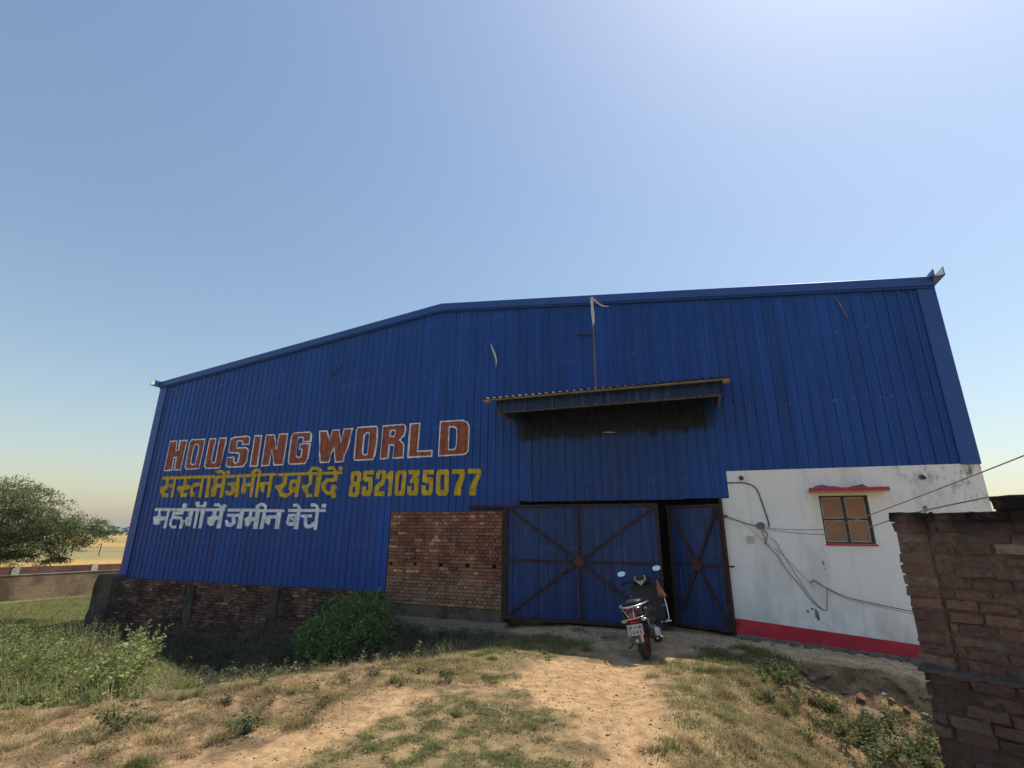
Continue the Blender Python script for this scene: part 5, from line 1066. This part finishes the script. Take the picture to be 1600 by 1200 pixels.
# short grass on the mound
L = [layer(Z_GRASSC, 90000, (.012, .042), (.0014, .0026), (.6, 1.8), DULL, 54, amp=.6, clump=(6, .42, .52)),
     layer(Z_GRASSC, 16000, (.02, .06), (.0016, .003), (.4, 1.5), GREEN[:3] + DULL[:2], 54, amp=.6, clump=(6, .48, .56)),
     layer(Z_GRASSR, 40000, (.02, .075), (.0016, .003), (.3, 1.2), DULL + GREEN, 55, amp=.35, clump=(5, .3, .5)),
     layer(Z_GRASSM, 34000, (.015, .05), (.0018, .003), (.3, 1.2), DULL + GREEN[:2], 56, amp=.4, clump=(4, .34, .52)),
     layer([(-3.9, 2.4), (-2.4, .7), (-1.6, 1.2), (-1.9, 2.4), (-3.4, 3.4)], 16000, (.04, .12), (.002, .004), (.3, 1.0), GREEN + DULL, 61, amp=.3, clump=(3, .38, .5)),
     layer([(-.3, 1.5), (.8, 1.2), (1.3, 1.9), (.9, 2.4), (-.1, 2.3)], 16000, (.04, .11), (.002, .004), (.3, 1.0), GREEN, 62, amp=.25, clump=(3, .33, .5))]
V, F, C = merge(L); tag(np_mesh("short_grass", V, F, C, M_grass), "short patchy grass growing on the dirt mound", "grass", kind="stuff")
def tufts(poly, n, per, r, h, w, lean, pal, seed):
    u, d = scatter(poly, n, seed=seed, amp=.5); U, D, HH, K = [], [], [], []
    for a, b in zip(u, d):
        m = int(per * random.uniform(.4, 1.3)); rr = r * random.uniform(.5, 1.3)
        U.append(a + RNG.normal(0, rr, m)); D.append(b + RNG.normal(0, rr, m)); HH.append(RNG.uniform(h[0], h[1], m) * random.uniform(.6, 1.2)); K.append(np.tile(np.array(random.choice(pal)), (m, 1)))
    if not U: return blades(np.zeros(1), np.zeros(1), np.ones(1) * .01, np.ones(1) * .001, np.zeros(1), np.zeros((1, 3)))
    U, D, HH, K = map(np.concatenate, (U, D, HH, K)); m = len(U)
    return blades(U, D, HH, RNG.uniform(w[0], w[1], m), RNG.uniform(lean[0], lean[1], m), K)
# dry straw on the mound crest and right edge
Z_STRAW1 = [(-7.4, 6.7), (-5.8, 5.5), (-4.8, 4.5), (-3.9, 3.5), (-2.7, 4.8), (-3.6, 5.4), (-3.8, 6.6), (-4.4, 7.6), (-6.0, 7.9), (-7.8, 7.8)]
Z_STRAW2 = [(.15, 3.0), (.7, 2.7), (1.0, 3.6), (.8, 5.4), (.6, 7), (-.2, 7), (-.1, 5.2)]
L = [tufts(Z_STRAW1, 240, 130, .05, (.04, .14), (.0015, .003), (.3, 1.4), DRY + DULL[2:], 71), tufts(Z_STRAW2, 150, 130, .045, (.05, .15), (.0015, .003), (.3, 1.4), DRY + DULL[2:] + GREEN[:1], 72), tufts(Z_BANK, 160, 110, .045, (.04, .13), (.0015, .003), (.3, 1.4), DRY[:2] + DULL + GREEN[:2], 73), tufts(Z_GRASSC, 110, 110, .05, (.03, .08), (.0015, .003), (.4, 1.5), DULL[:4] + DRY[:1], 74), tufts(Z_GRASSM, 120, 110, .05, (.03, .09), (.0015, .003), (.4, 1.5), DULL + GREEN[:2], 75), tufts(Z_GRASSR, 110, 120, .05, (.04, .12), (.0015, .003), (.3, 1.3), DULL + GREEN + DRY[:2], 76),
     layer(Z_STRAW1, 80000, (.012, .06), (.0014, .003), (.8, 2.4), DRY + DRY + DULL[2:4], 63, amp=.5, clump=(5, .38, .56)),
     layer(Z_STRAW1, 22000, (.02, .09), (.0016, .003), (.4, 1.5), DULL[:3] + GREEN[2:3], 67, amp=.5, clump=(3.4, .48, .6)),
     layer(Z_BAREL, 15000, (.03, .11), (.0018, .0034), (.3, 1.4), DRY + DULL, 68, amp=.4, clump=(2.5, .42, .56)),
     layer(Z_STRAW2, 38000, (.02, .09), (.0014, .0028), (.7, 2.2), DRY, 64, amp=.35, clump=(4, .28, .5)),
     layer(Z_STRAW2, 7000, (.03, .10), (.002, .003), (.3, 1.0), GREEN, 64, amp=.4, clump=(3, .45, .55)),
     layer(Z_BANK, 42000, (.02, .08), (.0016, .003), (.5, 1.6), DRY + DULL, 65, amp=.4, clump=(3, .42, .6))]
V, F, C = merge(L); tag(np_mesh("dry_grass", V, F, C, M_grass), "bleached dry straw lying over the mound and bank", "dry grass", kind="stuff")
# yard grass beside the shed, far left
L = [layer([(-17.2, -1), (-17.4, 6), (-26, 6), (-27, -6), (-19, -8)], 90000, (.05, .16), (.004, .009), (.2, 1.0), [(.25, .26, .085), (.20, .22, .07), (.32, .29, .13)], 66, amp=.3)]
V, F, C = merge(L); tag(np_mesh("yard_grass", V, F, C, M_grass), "sunlit green grass in the yard before the boundary wall", "grass", kind="stuff")

# leafy weed plants
def weed(u, d, h, nst, nl, ls, pal, rng, spread=.5, mb=None, asp=.45, zoff=0):
    x, y = to_world(np.array([u]), np.array([d])); z = on_ground(u, d) - .01 + zoff; x, y = float(x[0]), float(y[0]); Ls = []
    for k in range(nst):
        a = rng.uniform(0, 6.283); r = spread * rng.uniform(.25, 1.0) * h; hh = h * rng.uniform(.55, 1.05)
        t = np.linspace(0, 1, 6); px = x + np.cos(a) * r * t ** 1.4; py = y + np.sin(a) * r * t ** 1.4; pz = z + hh * t
        if mb is not None: mb.tube(list(zip(px, py, pz)), [.0045 * h / .5 * (1 - .7 * q) + .001 for q in t], 3, cap=False)
        m = nl; q = rng.uniform(.2, 1, m) ** .8; aa = rng.uniform(0, 6.283, m); out = ls * rng.uniform(.3, 1.1, m)
        P = np.stack([np.interp(q, t, px) + np.cos(aa) * out, np.interp(q, t, py) + np.sin(aa) * out, np.interp(q, t, pz) + rng.normal(0, .3, m) * ls], 1)
        dirs = np.stack([np.cos(aa), np.sin(aa), rng.uniform(-.5, .5, m)], 1)
        Ls.append(leaves(P, ls, pick(pal, m, rng), rng, .6, .3, asp, dirs))
    return Ls
WEEDG = [(.29, .34, .10), (.37, .40, .14), (.20, .255, .08), (.42, .42, .18)]
WEEDD = [(.46, .36, .18), (.54, .44, .25), (.36, .27, .14)]
DARKG = [(.07, .105, .045), (.09, .13, .055), (.055, .08, .035), (.11, .14, .065)]
# left weed thicket: a mass
u, d = scatter(Z_LEFT, 6500, seed=58, w=.15, amp=.25)
k = (u > -14.5); u, d = u[k], d[k]
L = []; sm = MB(); cnt = 0
for i in range(len(u)):
    if cnt > 1050: break
    n1 = float(fbm(np.array([u[i] * .8]), np.array([d[i] * .8]), 80)[0])
    edge = float(poly_sd(np.array([u[i]]), np.array([d[i]]), Z_LEFT)[0])
    h = (.09 + .72 * max(.1, n1 * 1.6 - .3) * min(1, max(.25, edge / .9 + .2))) * random.uniform(.7, 1.15)
    if d[i] > 6.1: h *= .62
    n2 = float(fbm(np.array([u[i] * 1.1 + 9]), np.array([d[i] * 1.6 + 4]), 84, 3)[0])
    dry = random.random() < (.85 if n2 > .56 else .10)
    wp = WEEDG[2:3] * 2 + WEEDG[:1] if n2 < .44 else WEEDG
    L += weed(u[i], d[i], h * (1.15 if dry else 1), 4 if not dry else 5, 17 if not dry else 9, .05 if not dry else .05, WEEDD if dry else wp, RNG, .6, sm, .42 if not dry else .12); cnt += 1
gu, gd = scatter(Z_LEFT, 42000, seed=58, amp=.3); m = len(gu)
L2 = [blades(gu, gd, RNG.uniform(.08, .36, m), RNG.uniform(.002, .0045, m), RNG.uniform(.2, .9, m), pick(WEEDG[:2] + DULL + DRY[:3], m))]
V, F, C = merge(L + L2); wd_ = np_mesh("weeds", V, F, C, M_leaf); tag(wd_, "sunlit thicket of tall green weeds and straw at the edge of the ditch", "weeds", kind="stuff")
sm.build("weed_stems", M_stem, wd_, fix=False)["kind"] = "stuff"
# shaded undergrowth in the ditch
u, d = scatter([(-3.9, 1.3), (-4.4, 3.2), (-6.2, 4.6), (-8.2, 4.2), (-9.4, 3.4), (-12, 3.1), (-16, 2.4), (-16.4, .4), (-7, .4), (-4.8, .7)], 2600, seed=59, amp=.12)
L = []; sm = MB()
for i in range(min(len(u), 950)):
    n1 = float(fbm(np.array([u[i] * .9]), np.array([d[i] * .9]), 81)[0])
    h = (.12 + .45 * n1) * random.uniform(.6, 1.2) * (.5 if u[i] > -5.6 else 1)
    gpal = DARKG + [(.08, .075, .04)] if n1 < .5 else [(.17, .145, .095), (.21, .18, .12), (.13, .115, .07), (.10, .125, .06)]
    L += weed(u[i], d[i], h, 3, 9, .065, gpal, RNG, .8, sm, .35)
gu, gd = scatter(Z_DITCH, 45000, seed=59, amp=.15); m = len(gu)
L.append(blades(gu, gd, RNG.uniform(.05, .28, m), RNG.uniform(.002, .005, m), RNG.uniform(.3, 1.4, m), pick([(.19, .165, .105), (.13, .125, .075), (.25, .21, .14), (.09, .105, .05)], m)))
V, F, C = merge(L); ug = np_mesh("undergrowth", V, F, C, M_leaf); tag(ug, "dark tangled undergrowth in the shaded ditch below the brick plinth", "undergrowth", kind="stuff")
sm.build("undergrowth_stems", M_bark, ug, fix=False)["kind"] = "stuff"
# dead leaves, clods and pebbles strewn over the bare ground
def debris(name, label, polys, size, pal, flat):
    L = []
    for poly, n, sd in polys:
        u, d = scatter(poly, n, seed=sd, amp=.6); m = len(u)
        if not m: continue
        x, y = to_world(u, d); z = ground_z(u, d); s = RNG.uniform(size[0], size[1], m) * RNG.uniform(.5, 1, m)
        c = np.stack([x, y, z], 1); ax = RNG.normal(size=(m, 3, 3)); ax /= np.linalg.norm(ax, axis=2, keepdims=True)
        o6 = np.array([[1, 0, 0], [-1, 0, 0], [0, 1, 0], [0, -1, 0], [0, 0, 1], [0, 0, -1]], float)
        a = RNG.uniform(0, 6.28, m); ca, sa = np.cos(a), np.sin(a); P = o6[None] * s[:, None, None] * RNG.uniform(.5, 1.2, (m, 6, 1)) * np.array([1, .7, flat])
        P = np.stack([P[..., 0] * ca[:, None] - P[..., 1] * sa[:, None], P[..., 0] * sa[:, None] + P[..., 1] * ca[:, None], P[..., 2] + (s * flat * .4)[:, None]], -1) + c[:, None]
        F = np.array([[0, 2, 4], [2, 1, 4], [1, 3, 4], [3, 0, 4], [2, 0, 5], [1, 2, 5], [3, 1, 5], [0, 3, 5]])[None] + np.arange(m)[:, None, None] * 6
        L.append((P.reshape(-1, 3), F.reshape(-1, 3), np.repeat(np.clip(pick(pal, m) * RNG.uniform(.7, 1.3, (m, 1)), 0, 1), 6, 0)))
    V, F, C = merge(L); tag(np_mesh(name, V, F, C, M_debris), label, "debris", kind="stuff")
M_debris = mat_attr("debris", .95, .25, 30, 0, .1)
Z_ALL = [(-8, 8), (-7, 6.4), (-4.6, 4.3), (-3, 1.6), (-2, .4), (4.3, .3), (4.3, 5), (1, 7.5), (-3, 8)]
debris("clods", "loose clods and pebbles strewn over the dirt", [(Z_ALL, 5200, 90), (Z_BANK, 5200, 57), (Z_APRON, 2200, 53)], (.006, .026), [(.36, .25, .14), (.30, .21, .125), (.24, .17, .11), (.40, .32, .24)], .6)
debris("dead_leaves", "dead leaf scraps scattered over the dirt", [(Z_ALL, 9000, 92), (Z_STRAW1, 4500, 63), (Z_BANK, 2500, 57)], (.008, .022), [(.10, .065, .035), (.16, .10, .05), (.22, .15, .08), (.07, .05, .03)], .18)
# the big dark bush against the plinth
def bush(u, d, blobs, n, ls, pal, label, name="bush", group=None):
    x, y = [float(q[0]) for q in to_world(np.array([u]), np.array([d]))]; z = on_ground(u, d)
    e = empty(name, Matrix.Translation((x, y, z)), label, "bush", group); P = []; sm = MB()
    for (bu, bd, bz, r) in blobs:
        m = int(n * r ** 2); v = unit(RNG.normal(size=(m, 3))) * (r * RNG.uniform(.45, 1.08, m) ** .6)[:, None] * np.array([1, 1, .9])
        v *= (.8 + .45 * vnoise(v[:, 0] * 5 + bu * 9 + 50, v[:, 2] * 5 + v[:, 1] * 4 + 50, 5))[:, None]
        c = np.array([bu * T2[0] - bd * N2[0], bu * T2[1] - bd * N2[1], bz]); P.append(v + c)
        for k in range(5):
            a = RNG.normal(size=3) * r * .5; sm.tube([(0, 0, 0), tuple(c * .5 + a * .3), tuple(c + a)], [.018, .011, .004], 4)
    P = np.concatenate(P); P = P[P[:, 2] > -.15]
    Ls = [leaves(P, ls, pick(pal, len(P)), RNG, .5, .35, .5)]; o3 = np.array([x, y, z]); s2 = MB()
    for k in range(46):
        a, rr = random.uniform(0, 6.28), random.uniform(.2, 1.0)
        L2 = weed(u + math.cos(a) * rr + .1, d + .15 + math.sin(a) * rr * .6, random.uniform(.5, 1.35) * (1.25 - .4 * rr), 2, 16, ls * 1.35, [tuple(1.25 * c_ for c_ in q_) for q_ in pal], RNG, .35, s2, .5)
        Ls += [(v_ - o3, f_, c_) for v_, f_, c_ in L2]
    V, F, C = merge(Ls); sm.v += [tuple(np.array(p_) - o3) for p_ in s2.v]; sm.f += [tuple(i_ + len(sm.v) - len(s2.v) for i_ in f_) for f_ in s2.f]; sm.c += s2.c
    np_mesh("foliage", V, F, C, M_leaf, e); sm.build("stem", M_bark, e, fix=False)
    return e
bush(-7.35, 1.3, [(.0, 0, .72, .55), (.5, -.2, .85, .5), (.75, .3, .5, .42), (-.5, .3, .42, .46), (-.2, .55, .32, .48), (.35, .65, .28, .42), (1.1, .1, .32, .3)], 6500, .06, [(.15, .25, .075), (.19, .29, .09), (.10, .18, .055), (.23, .32, .12)], "dark green leafy bush in the ditch at the foot of the brick panel")

# small single plants on the mound and bank: things of one group
def plant(u, d, h, pal, label, group, name="weed_plant", nst=7, nl=9, ls=.05, spread=.8, asp=.45):
    x, y = [float(q[0]) for q in to_world(np.array([u]), np.array([d]))]
    sm = MB(); V, F, C = merge(weed(u, d, h, nst, nl, ls, pal, RNG, spread, sm, asp)); o3 = np.array([x, y, on_ground(u, d)])
    e = empty(name, Matrix.Translation(o3), label, "plant", group)
    f = np_mesh("foliage", V - o3, F, C, M_leaf, e); sm.v = [tuple(np.array(p) - o3) for p in sm.v]; sm.build("stem", M_stem, e, fix=False)
    return e
g1 = "small weeds on the sandy mound"
PAL_M = [(.10, .12, .05), (.13, .15, .06), (.08, .10, .045), (.16, .17, .08)]
for i, (px, py) in enumerate([(-4.05, 4.95), (-3.6, 4.65), (-3.25, 4.7), (-3.55, 5.15), (-4.35, 5.7), (-4.55, 6.15), (-3.95, 6.05), (-5.1, 5.75), (-4.95, 6.35), (-3.75, 6.45), (-4.2, 5.35), (-5.5, 6.25), (-3.0, 4.95)]):
    plant(px, py, random.uniform(.09, .15), PAL_M, "low grey green weed clump on the bare sandy crest left of the path", g1, nst=8, nl=9, ls=.032, spread=1.1)
for lab, u_, d_, h_ in (("large low weed clump nearest the bottom of the mound", -4.15, 6.85, .2), ("bushy weed clump at the edge of the bare dirt strip below the thicket", -5.35, 7.2, .26)):
    plant(u_, d_, h_, PAL_M, lab, None, nst=16, nl=12, ls=.045, spread=1.1)
for i in range(15):
    t = i / 14; uu = -4.0 - 3.0 * t + random.uniform(-.1, .1); dd = 3.55 + 2.05 * t + random.uniform(-.1, .1)
    plant(uu, dd, random.uniform(.14, .34), WEEDG, "upright sunlit weed on the mound edge above the shaded ditch", "weeds along the ditch edge", nst=4, nl=9, ls=.04, spread=.35)
for u_, d_, h_ in ((-7.3, 5.75, .5), (-7.7, 5.5, .6), (-8.0, 5.2, .65), (-8.3, 4.95, .7), (-7.5, 6.05, .45), (-8.7, 4.7, .75), (-7.0, 6.1, .4), (-9.2, 4.3, .8), (-7.95, 5.75, .55)):
    plant(u_, d_, h_, WEEDG, "tall leafy green weed at the right end of the weed thicket above the ditch", "tall weeds at the end of the thicket", name="tall_weed", nst=9, nl=22, ls=.07, spread=.45, asp=.5)
for u_, d_, h_ in ((-8.1, 5.6, .85), (-9.0, 5.3, .8), (-8.45, 5.35, .75)):
    plant(u_, d_, h_, WEEDD, "upright dry straw coloured stalks standing in the green thicket", "dry stalks in the thicket", name="dry_stalk", nst=7, nl=12, ls=.05, spread=.18, asp=.12)
g3 = "green plants on the rubble bank"
bank = [(.62, 2.5, .16), (.8, 2.8, .2), (.95, 3.1, .24), (1.1, 3.35, .2), (.85, 3.3, .18), (1.25, 3.0, .16), (1.0, 2.55, .14), (1.25, 3.8, .28), (1.45, 4.05, .3), (1.3, 4.35, .26), (1.6, 3.55, .26), (1.75, 3.85, .3), (1.85, 3.4, .25), (2.05, 3.2, .28), (2.2, 3.0, .24), (1.95, 2.85, .18), (1.65, 3.15, .2), (2.35, 3.3, .3), (1.4, 4.8, .3), (.9, 4.0, .18), (2.5, 2.6, .16)]
for k in range(34):
    t_ = random.random(); bank.append((.55 + 1.75 * t_ + random.gauss(0, .18), 2.55 + 1.2 * t_ + random.gauss(0, .28), random.uniform(.10, .24)))
for u_, d_, h_ in bank:
    plant(u_, d_, h_ * 1.1, [(.12, .17, .05), (.16, .21, .07), (.09, .13, .04), (.20, .23, .09), (.26, .22, .11)], "bright green leafy plant among the rubble on the bank", g3, name="bank_plant", nst=10, nl=13, ls=.040, spread=.9, asp=.45)

# stones
def stone_mesh(seed, sx, sy, sz, mat, col):
    bm = bmesh.new(); bmesh.ops.create_icosphere(bm, subdivisions=2, radius=1); rr = random.Random(seed)
    pl_ = [(Vector((rr.uniform(-1, 1), rr.uniform(-1, 1), rr.uniform(-1, 1))).normalized(), rr.uniform(.45, .8)) for _ in range(9)]
    for v in bm.verts:
        for nrm, k in pl_:
            q = v.co.dot(nrm)
            if q > k: v.co -= nrm * (q - k)
        v.co = Vector((v.co.x * sx, v.co.y * sy, v.co.z * sz)) * rr.uniform(.97, 1.03)
    me = bpy.data.meshes.new("stone"); bm.to_mesh(me); bm.free(); me.materials.append(mat)
    at = me.attributes.new("Col", 'FLOAT_COLOR', 'FACE'); at.data.foreach_set("color", np.tile(np.array((*col, 1), np.float32), len(me.polygons)))
    return me
M_stone = mat_brick("broken_stone", .25, (.05, .045, .04), (.3, .24, .18))
SM_ = [stone_mesh(k, 1, random.uniform(.6, .9), random.uniform(.4, .6), M_stone, c) for k, c in enumerate([(.24, .19, .15), (.27, .2, .14), (.2, .16, .13), (.24, .14, .09)])]
SG_ = [stone_mesh(20 + k, 1, random.uniform(.6, .9), random.uniform(.45, .7), M_stone, c) for k, c in enumerate([(.17, .155, .135), (.14, .13, .115), (.2, .18, .155)])]
def stone(me, u, d, s, label, group, sink=.2):
    o = bpy.data.objects.new("stone", me); COL.objects.link(o); x, y = [float(q[0]) for q in to_world(np.array([u]), np.array([d]))]
    o.location = (x, y, on_ground(u, d) + s * .3 * (1 - sink)); o.scale = (s, s, s); o.rotation_euler = (random.uniform(-.3, .3), random.uniform(-.3, .3), random.uniform(0, 6.28))
    return tag(o, label, "stone", group)
for k in range(84):
    u_ = .5 + 3.3 * (k + random.random()) / 84; stone(random.choice(SG_), u_, random.uniform(.14, .36) + random.random() ** 3 * .4, random.uniform(.035, .09), "grey rubble stone lying along the foot of the red skirting", "rubble along the red skirting", .75)
bs = [(1.0, 2.2), (1.15, 2.45), (1.35, 2.35), (1.5, 2.6), (1.75, 2.5), (1.95, 2.65), (2.1, 2.45), (1.65, 2.9), (1.85, 3.05), (2.3, 2.75), (2.45, 2.45), (1.3, 2.75), (.7, 2.25), (.5, 2.5), (2.15, 3.4), (1.6, 4.3), (1.3, 4.55), (1.75, 4.2), (1.5, 3.3), (2.0, 2.2), (1.2, 2.05), (2.6, 2.3), (2.3, 2.2), (1.05, 4.4), (1.9, 4.45), (1.25, 2.2), (1.45, 2.15), (1.6, 2.35), (1.85, 2.3), (2.2, 2.6), (2.4, 2.6), (1.4, 2.95), (2.0, 2.9), (2.25, 3.1), (1.75, 3.3), (1.55, 3.7), (2.0, 3.7), (1.15, 2.8), (.95, 2.75), (2.5, 2.25), (2.15, 2.1)]
for u_, d_ in bs: stone(random.choice(SM_), u_, d_, random.uniform(.035, .12), "brown broken stone half sunk in the dirt of the bank", "broken stones on the bank")
stone(SM_[1], 1.82, 2.72, .16, "largest brown stone block jutting from the bank near the brick wall", None)
for u_, d_ in ((-4.7, .62), (-4.4, .7), (-5.0, .8), (-4.85, 1.0), (-4.2, .55)): stone(SG_[2], u_, d_, random.uniform(.05, .1), "pale stone below the cement ledge of the brick panel", "pale stones below the ledge")
for u_, d_, lab in ((-1.05, 5.05, "tiny white pebble alone on the bare path"), (.45, 2.35, "rounded tan stone on the grassy edge right of the path")): stone(SM_[0], u_, d_, .02 if u_ < 0 else .07, lab, None)
# fallen twig on the grass patch
tx, ty = [float(q[0]) for q in to_world(np.array([-2.1]), np.array([5.75]))]; tz = on_ground(-2.1, 5.75)
q = MB(); q.tube([(tx - .16, ty + .10, tz + .03), (tx - .05, ty + .02, tz + .05), (tx + .04, ty - .02, tz + .045), (tx + .13, ty - .10, tz + .02)], [.006, .009, .008, .005], 6); q.tube([(tx - .05, ty + .02, tz + .05), (tx - .07, ty + .10, tz + .07)], [.005, .002], 5)
tag(q.build("twig", simple("pale_twig", (.34, .28, .2), .9, var=.3, scale=20), smooth=True), "pale crooked twig lying on the grass patch left of the path", "twig")
# litter
for u_, d_, lab in ((2.05, 2.35, "crumpled white scrap of litter on the rubble bank"), (-4.75, 1.35, "white scrap of litter in the shaded grass below the ledge")):
    q = MB(); q.add([(-.03, -.02, 0), (.03, -.015, .015), (.035, .02, .002), (-.02, .025, .02), (0, 0, .03)], [(0, 1, 4), (1, 2, 4), (2, 3, 4), (3, 0, 4)]); o = q.build("litter", simple("white_litter", (.75, .73, .7), .6, var=.05), fix=False)
    x, y = [float(v[0]) for v in to_world(np.array([u_]), np.array([d_]))]; o.location = (x, y, on_ground(u_, d_) + .012); tag(o, lab, "litter")

# ---------------------------------------------------------------- trees
def tree(name, base, limbs, clumps, n_leaf, ls, pal, label, group=None, rad=.17, aspect=.4, flat=.7, droop=0):
    """limbs: polylines from the base; clumps: (x, y, z, rx, ry, rz) relative to the base"""
    e = empty(name, Matrix.Translation(base), label, "tree", group)
    sm = MB()
    for li, pts in enumerate(limbs):
        r0 = rad if li == 0 else rad * .45
        P = [Vector(p) for p in pts]; sm.tube(P, [r0 * (1 - .75 * i / (len(P) - 1)) for i in range(len(P))], 8)
    sm.build("trunk", M_bark, e, smooth=True)
    tw = MB(); Ls = []; tot = sum(c[3] * c[4] + c[3] * c[5] for c in clumps)
    for c in clumps:
        m = int(n_leaf * (c[3] * c[4] + c[3] * c[5]) / tot); ns = max(3, m // 62)
        S = unit(RNG.normal(size=(ns, 3))) * (RNG.uniform(.15, 1, (ns, 1)) ** .5) * np.array(c[3:6]) + np.array(c[:3])      # spray centres
        q = RNG.integers(0, ns, m); off = RNG.normal(size=(m, 3)) * np.array([.17, .17, .06]) * (c[3] ** .5)
        P = S[q] + off; P[:, 2] -= droop * np.hypot(off[:, 0], off[:, 1])
        cp_ = pick(pal, ns)[q]; Ls.append(leaves(P, ls, cp_, RNG, flat, .3, aspect))
        for s in S[:max(4, ns // 5)]:
            b = np.array(c[:3]); tw.tube([tuple(b), tuple(b * .5 + s * .5 + RNG.normal(size=3) * .06), tuple(s)], [.02, .012, .004], 4, cap=False)
    V, F, C = merge(Ls); np_mesh("crown", V, F, C, M_leaf, e); tw.build("twigs", M_bark, e, fix=False)["kind"] = "stuff"
    return e
TB = (-19.8, 17.5); tbz = -1.05
tree("spreading_tree", (TB[0], TB[1], tbz),
     [[(0, 0, 0), (.1, 0, .7), (.5, .05, 1.3), (1.0, 0, 2.1), (1.5, .1, 2.9)], [(.5, .05, 1.25), (1.6, .1, 1.85), (2.6, .2, 2.3), (3.7, .3, 2.7), (4.8, .4, 2.9), (5.7, .4, 2.8)], [(.9, 0, 2.0), (1.7, -.2, 3.0), (2.3, -.2, 3.7)], [(1.6, .1, 1.85), (2.8, -.2, 1.95), (4.2, -.2, 2.0)], [(2.6, .2, 2.3), (3.2, .3, 3.0), (3.6, .2, 3.6)]],
     [(1.0, 0, 4.0, 1.3, 1.2, .85), (2.3, .1, 4.15, 1.1, 1.1, .55), (3.3, .1, 3.75, .95, 1, .55), (2.4, -.2, 3.2, 1.3, 1.1, .7), (4.3, .2, 3.2, .9, .9, .48), (5.2, .3, 2.95, .75, .7, .34), (5.9, .4, 2.75, .45, .5, .2), (3.6, -.3, 2.55, 1.0, .9, .5), (4.4, -.2, 2.2, .75, .6, .38), (2.6, -.3, 2.3, .9, .8, .45), (4.6, -.2, 1.85, .5, .4, .25), (1.2, .1, 2.8, 1.2, 1, .9), (3.1, .0, 2.9, 1.1, .9, .7), (4.3, .0, 2.75, .9, .8, .5), (3.4, -.2, 1.95, .7, .6, .35), (5.0, .2, 2.5, .6, .6, .3)],
     50000, .085, [(.16, .195, .062), (.195, .225, .075), (.125, .158, .05), (.23, .25, .095), (.09, .115, .038)], "wide thorny tree with drooping feathery crown leaning over the left boundary wall", rad=.17, aspect=.32, droop=.35)
PALF = [(.06, .085, .04), (.075, .10, .045), (.05, .07, .035)]
FARL = ["far rounded tree on the horizon beside the shed corner, tallest of its row", "far low tree on the horizon just left of the shed corner", "far pale tree on the horizon seen between shed and leaning tree", "far tree on the horizon behind the feathery crown tips"]
hz = [(-(.70 + .017 * i) * (330 + 12 * math.sin(i * 2.3)), 330 + 12 * math.sin(i * 2.3), 5.2 + 2.0 * abs(math.sin(i * 1.7))) for i in range(21)]
for i, (x, y, h) in enumerate(hz):
    lab = FARL[i] if i < 4 else "distant green tree in the row along the horizon behind the leaning tree"
    tree("distant_tree", (x, y, -1.2), [[(0, 0, 0), (.2, 0, h * .3), (0, .2, h * .6)]], [(0, 0, h * .6, h * .55, h * .5, h * .38), (h * .55, 0, h * .35, h * .5, h * .4, h * .3), (-h * .55, 0, h * .35, h * .5, h * .4, h * .3)], 900, 1.1, PALF, lab, "trees along the horizon", rad=.35, aspect=.7)

hz_ = MB(); hz_.box(-900, 900, -300, 1500, -3, 16)
m_, t_, b_ = new_mat("haze"); t_.nodes.remove(b_)
pv = nd(t_, "ShaderNodeVolumePrincipled"); pv.inputs["Density"].default_value = 0.0005; pv.inputs["Color"].default_value = (.83, .87, .93, 1); pv.inputs["Anisotropy"].default_value = .2
t_.links.new(pv.outputs[0], t_.nodes["Material Output"].inputs["Volume"])
tag(hz_.build("haze", m_), "pale haze over the fields", "haze", kind="stuff")
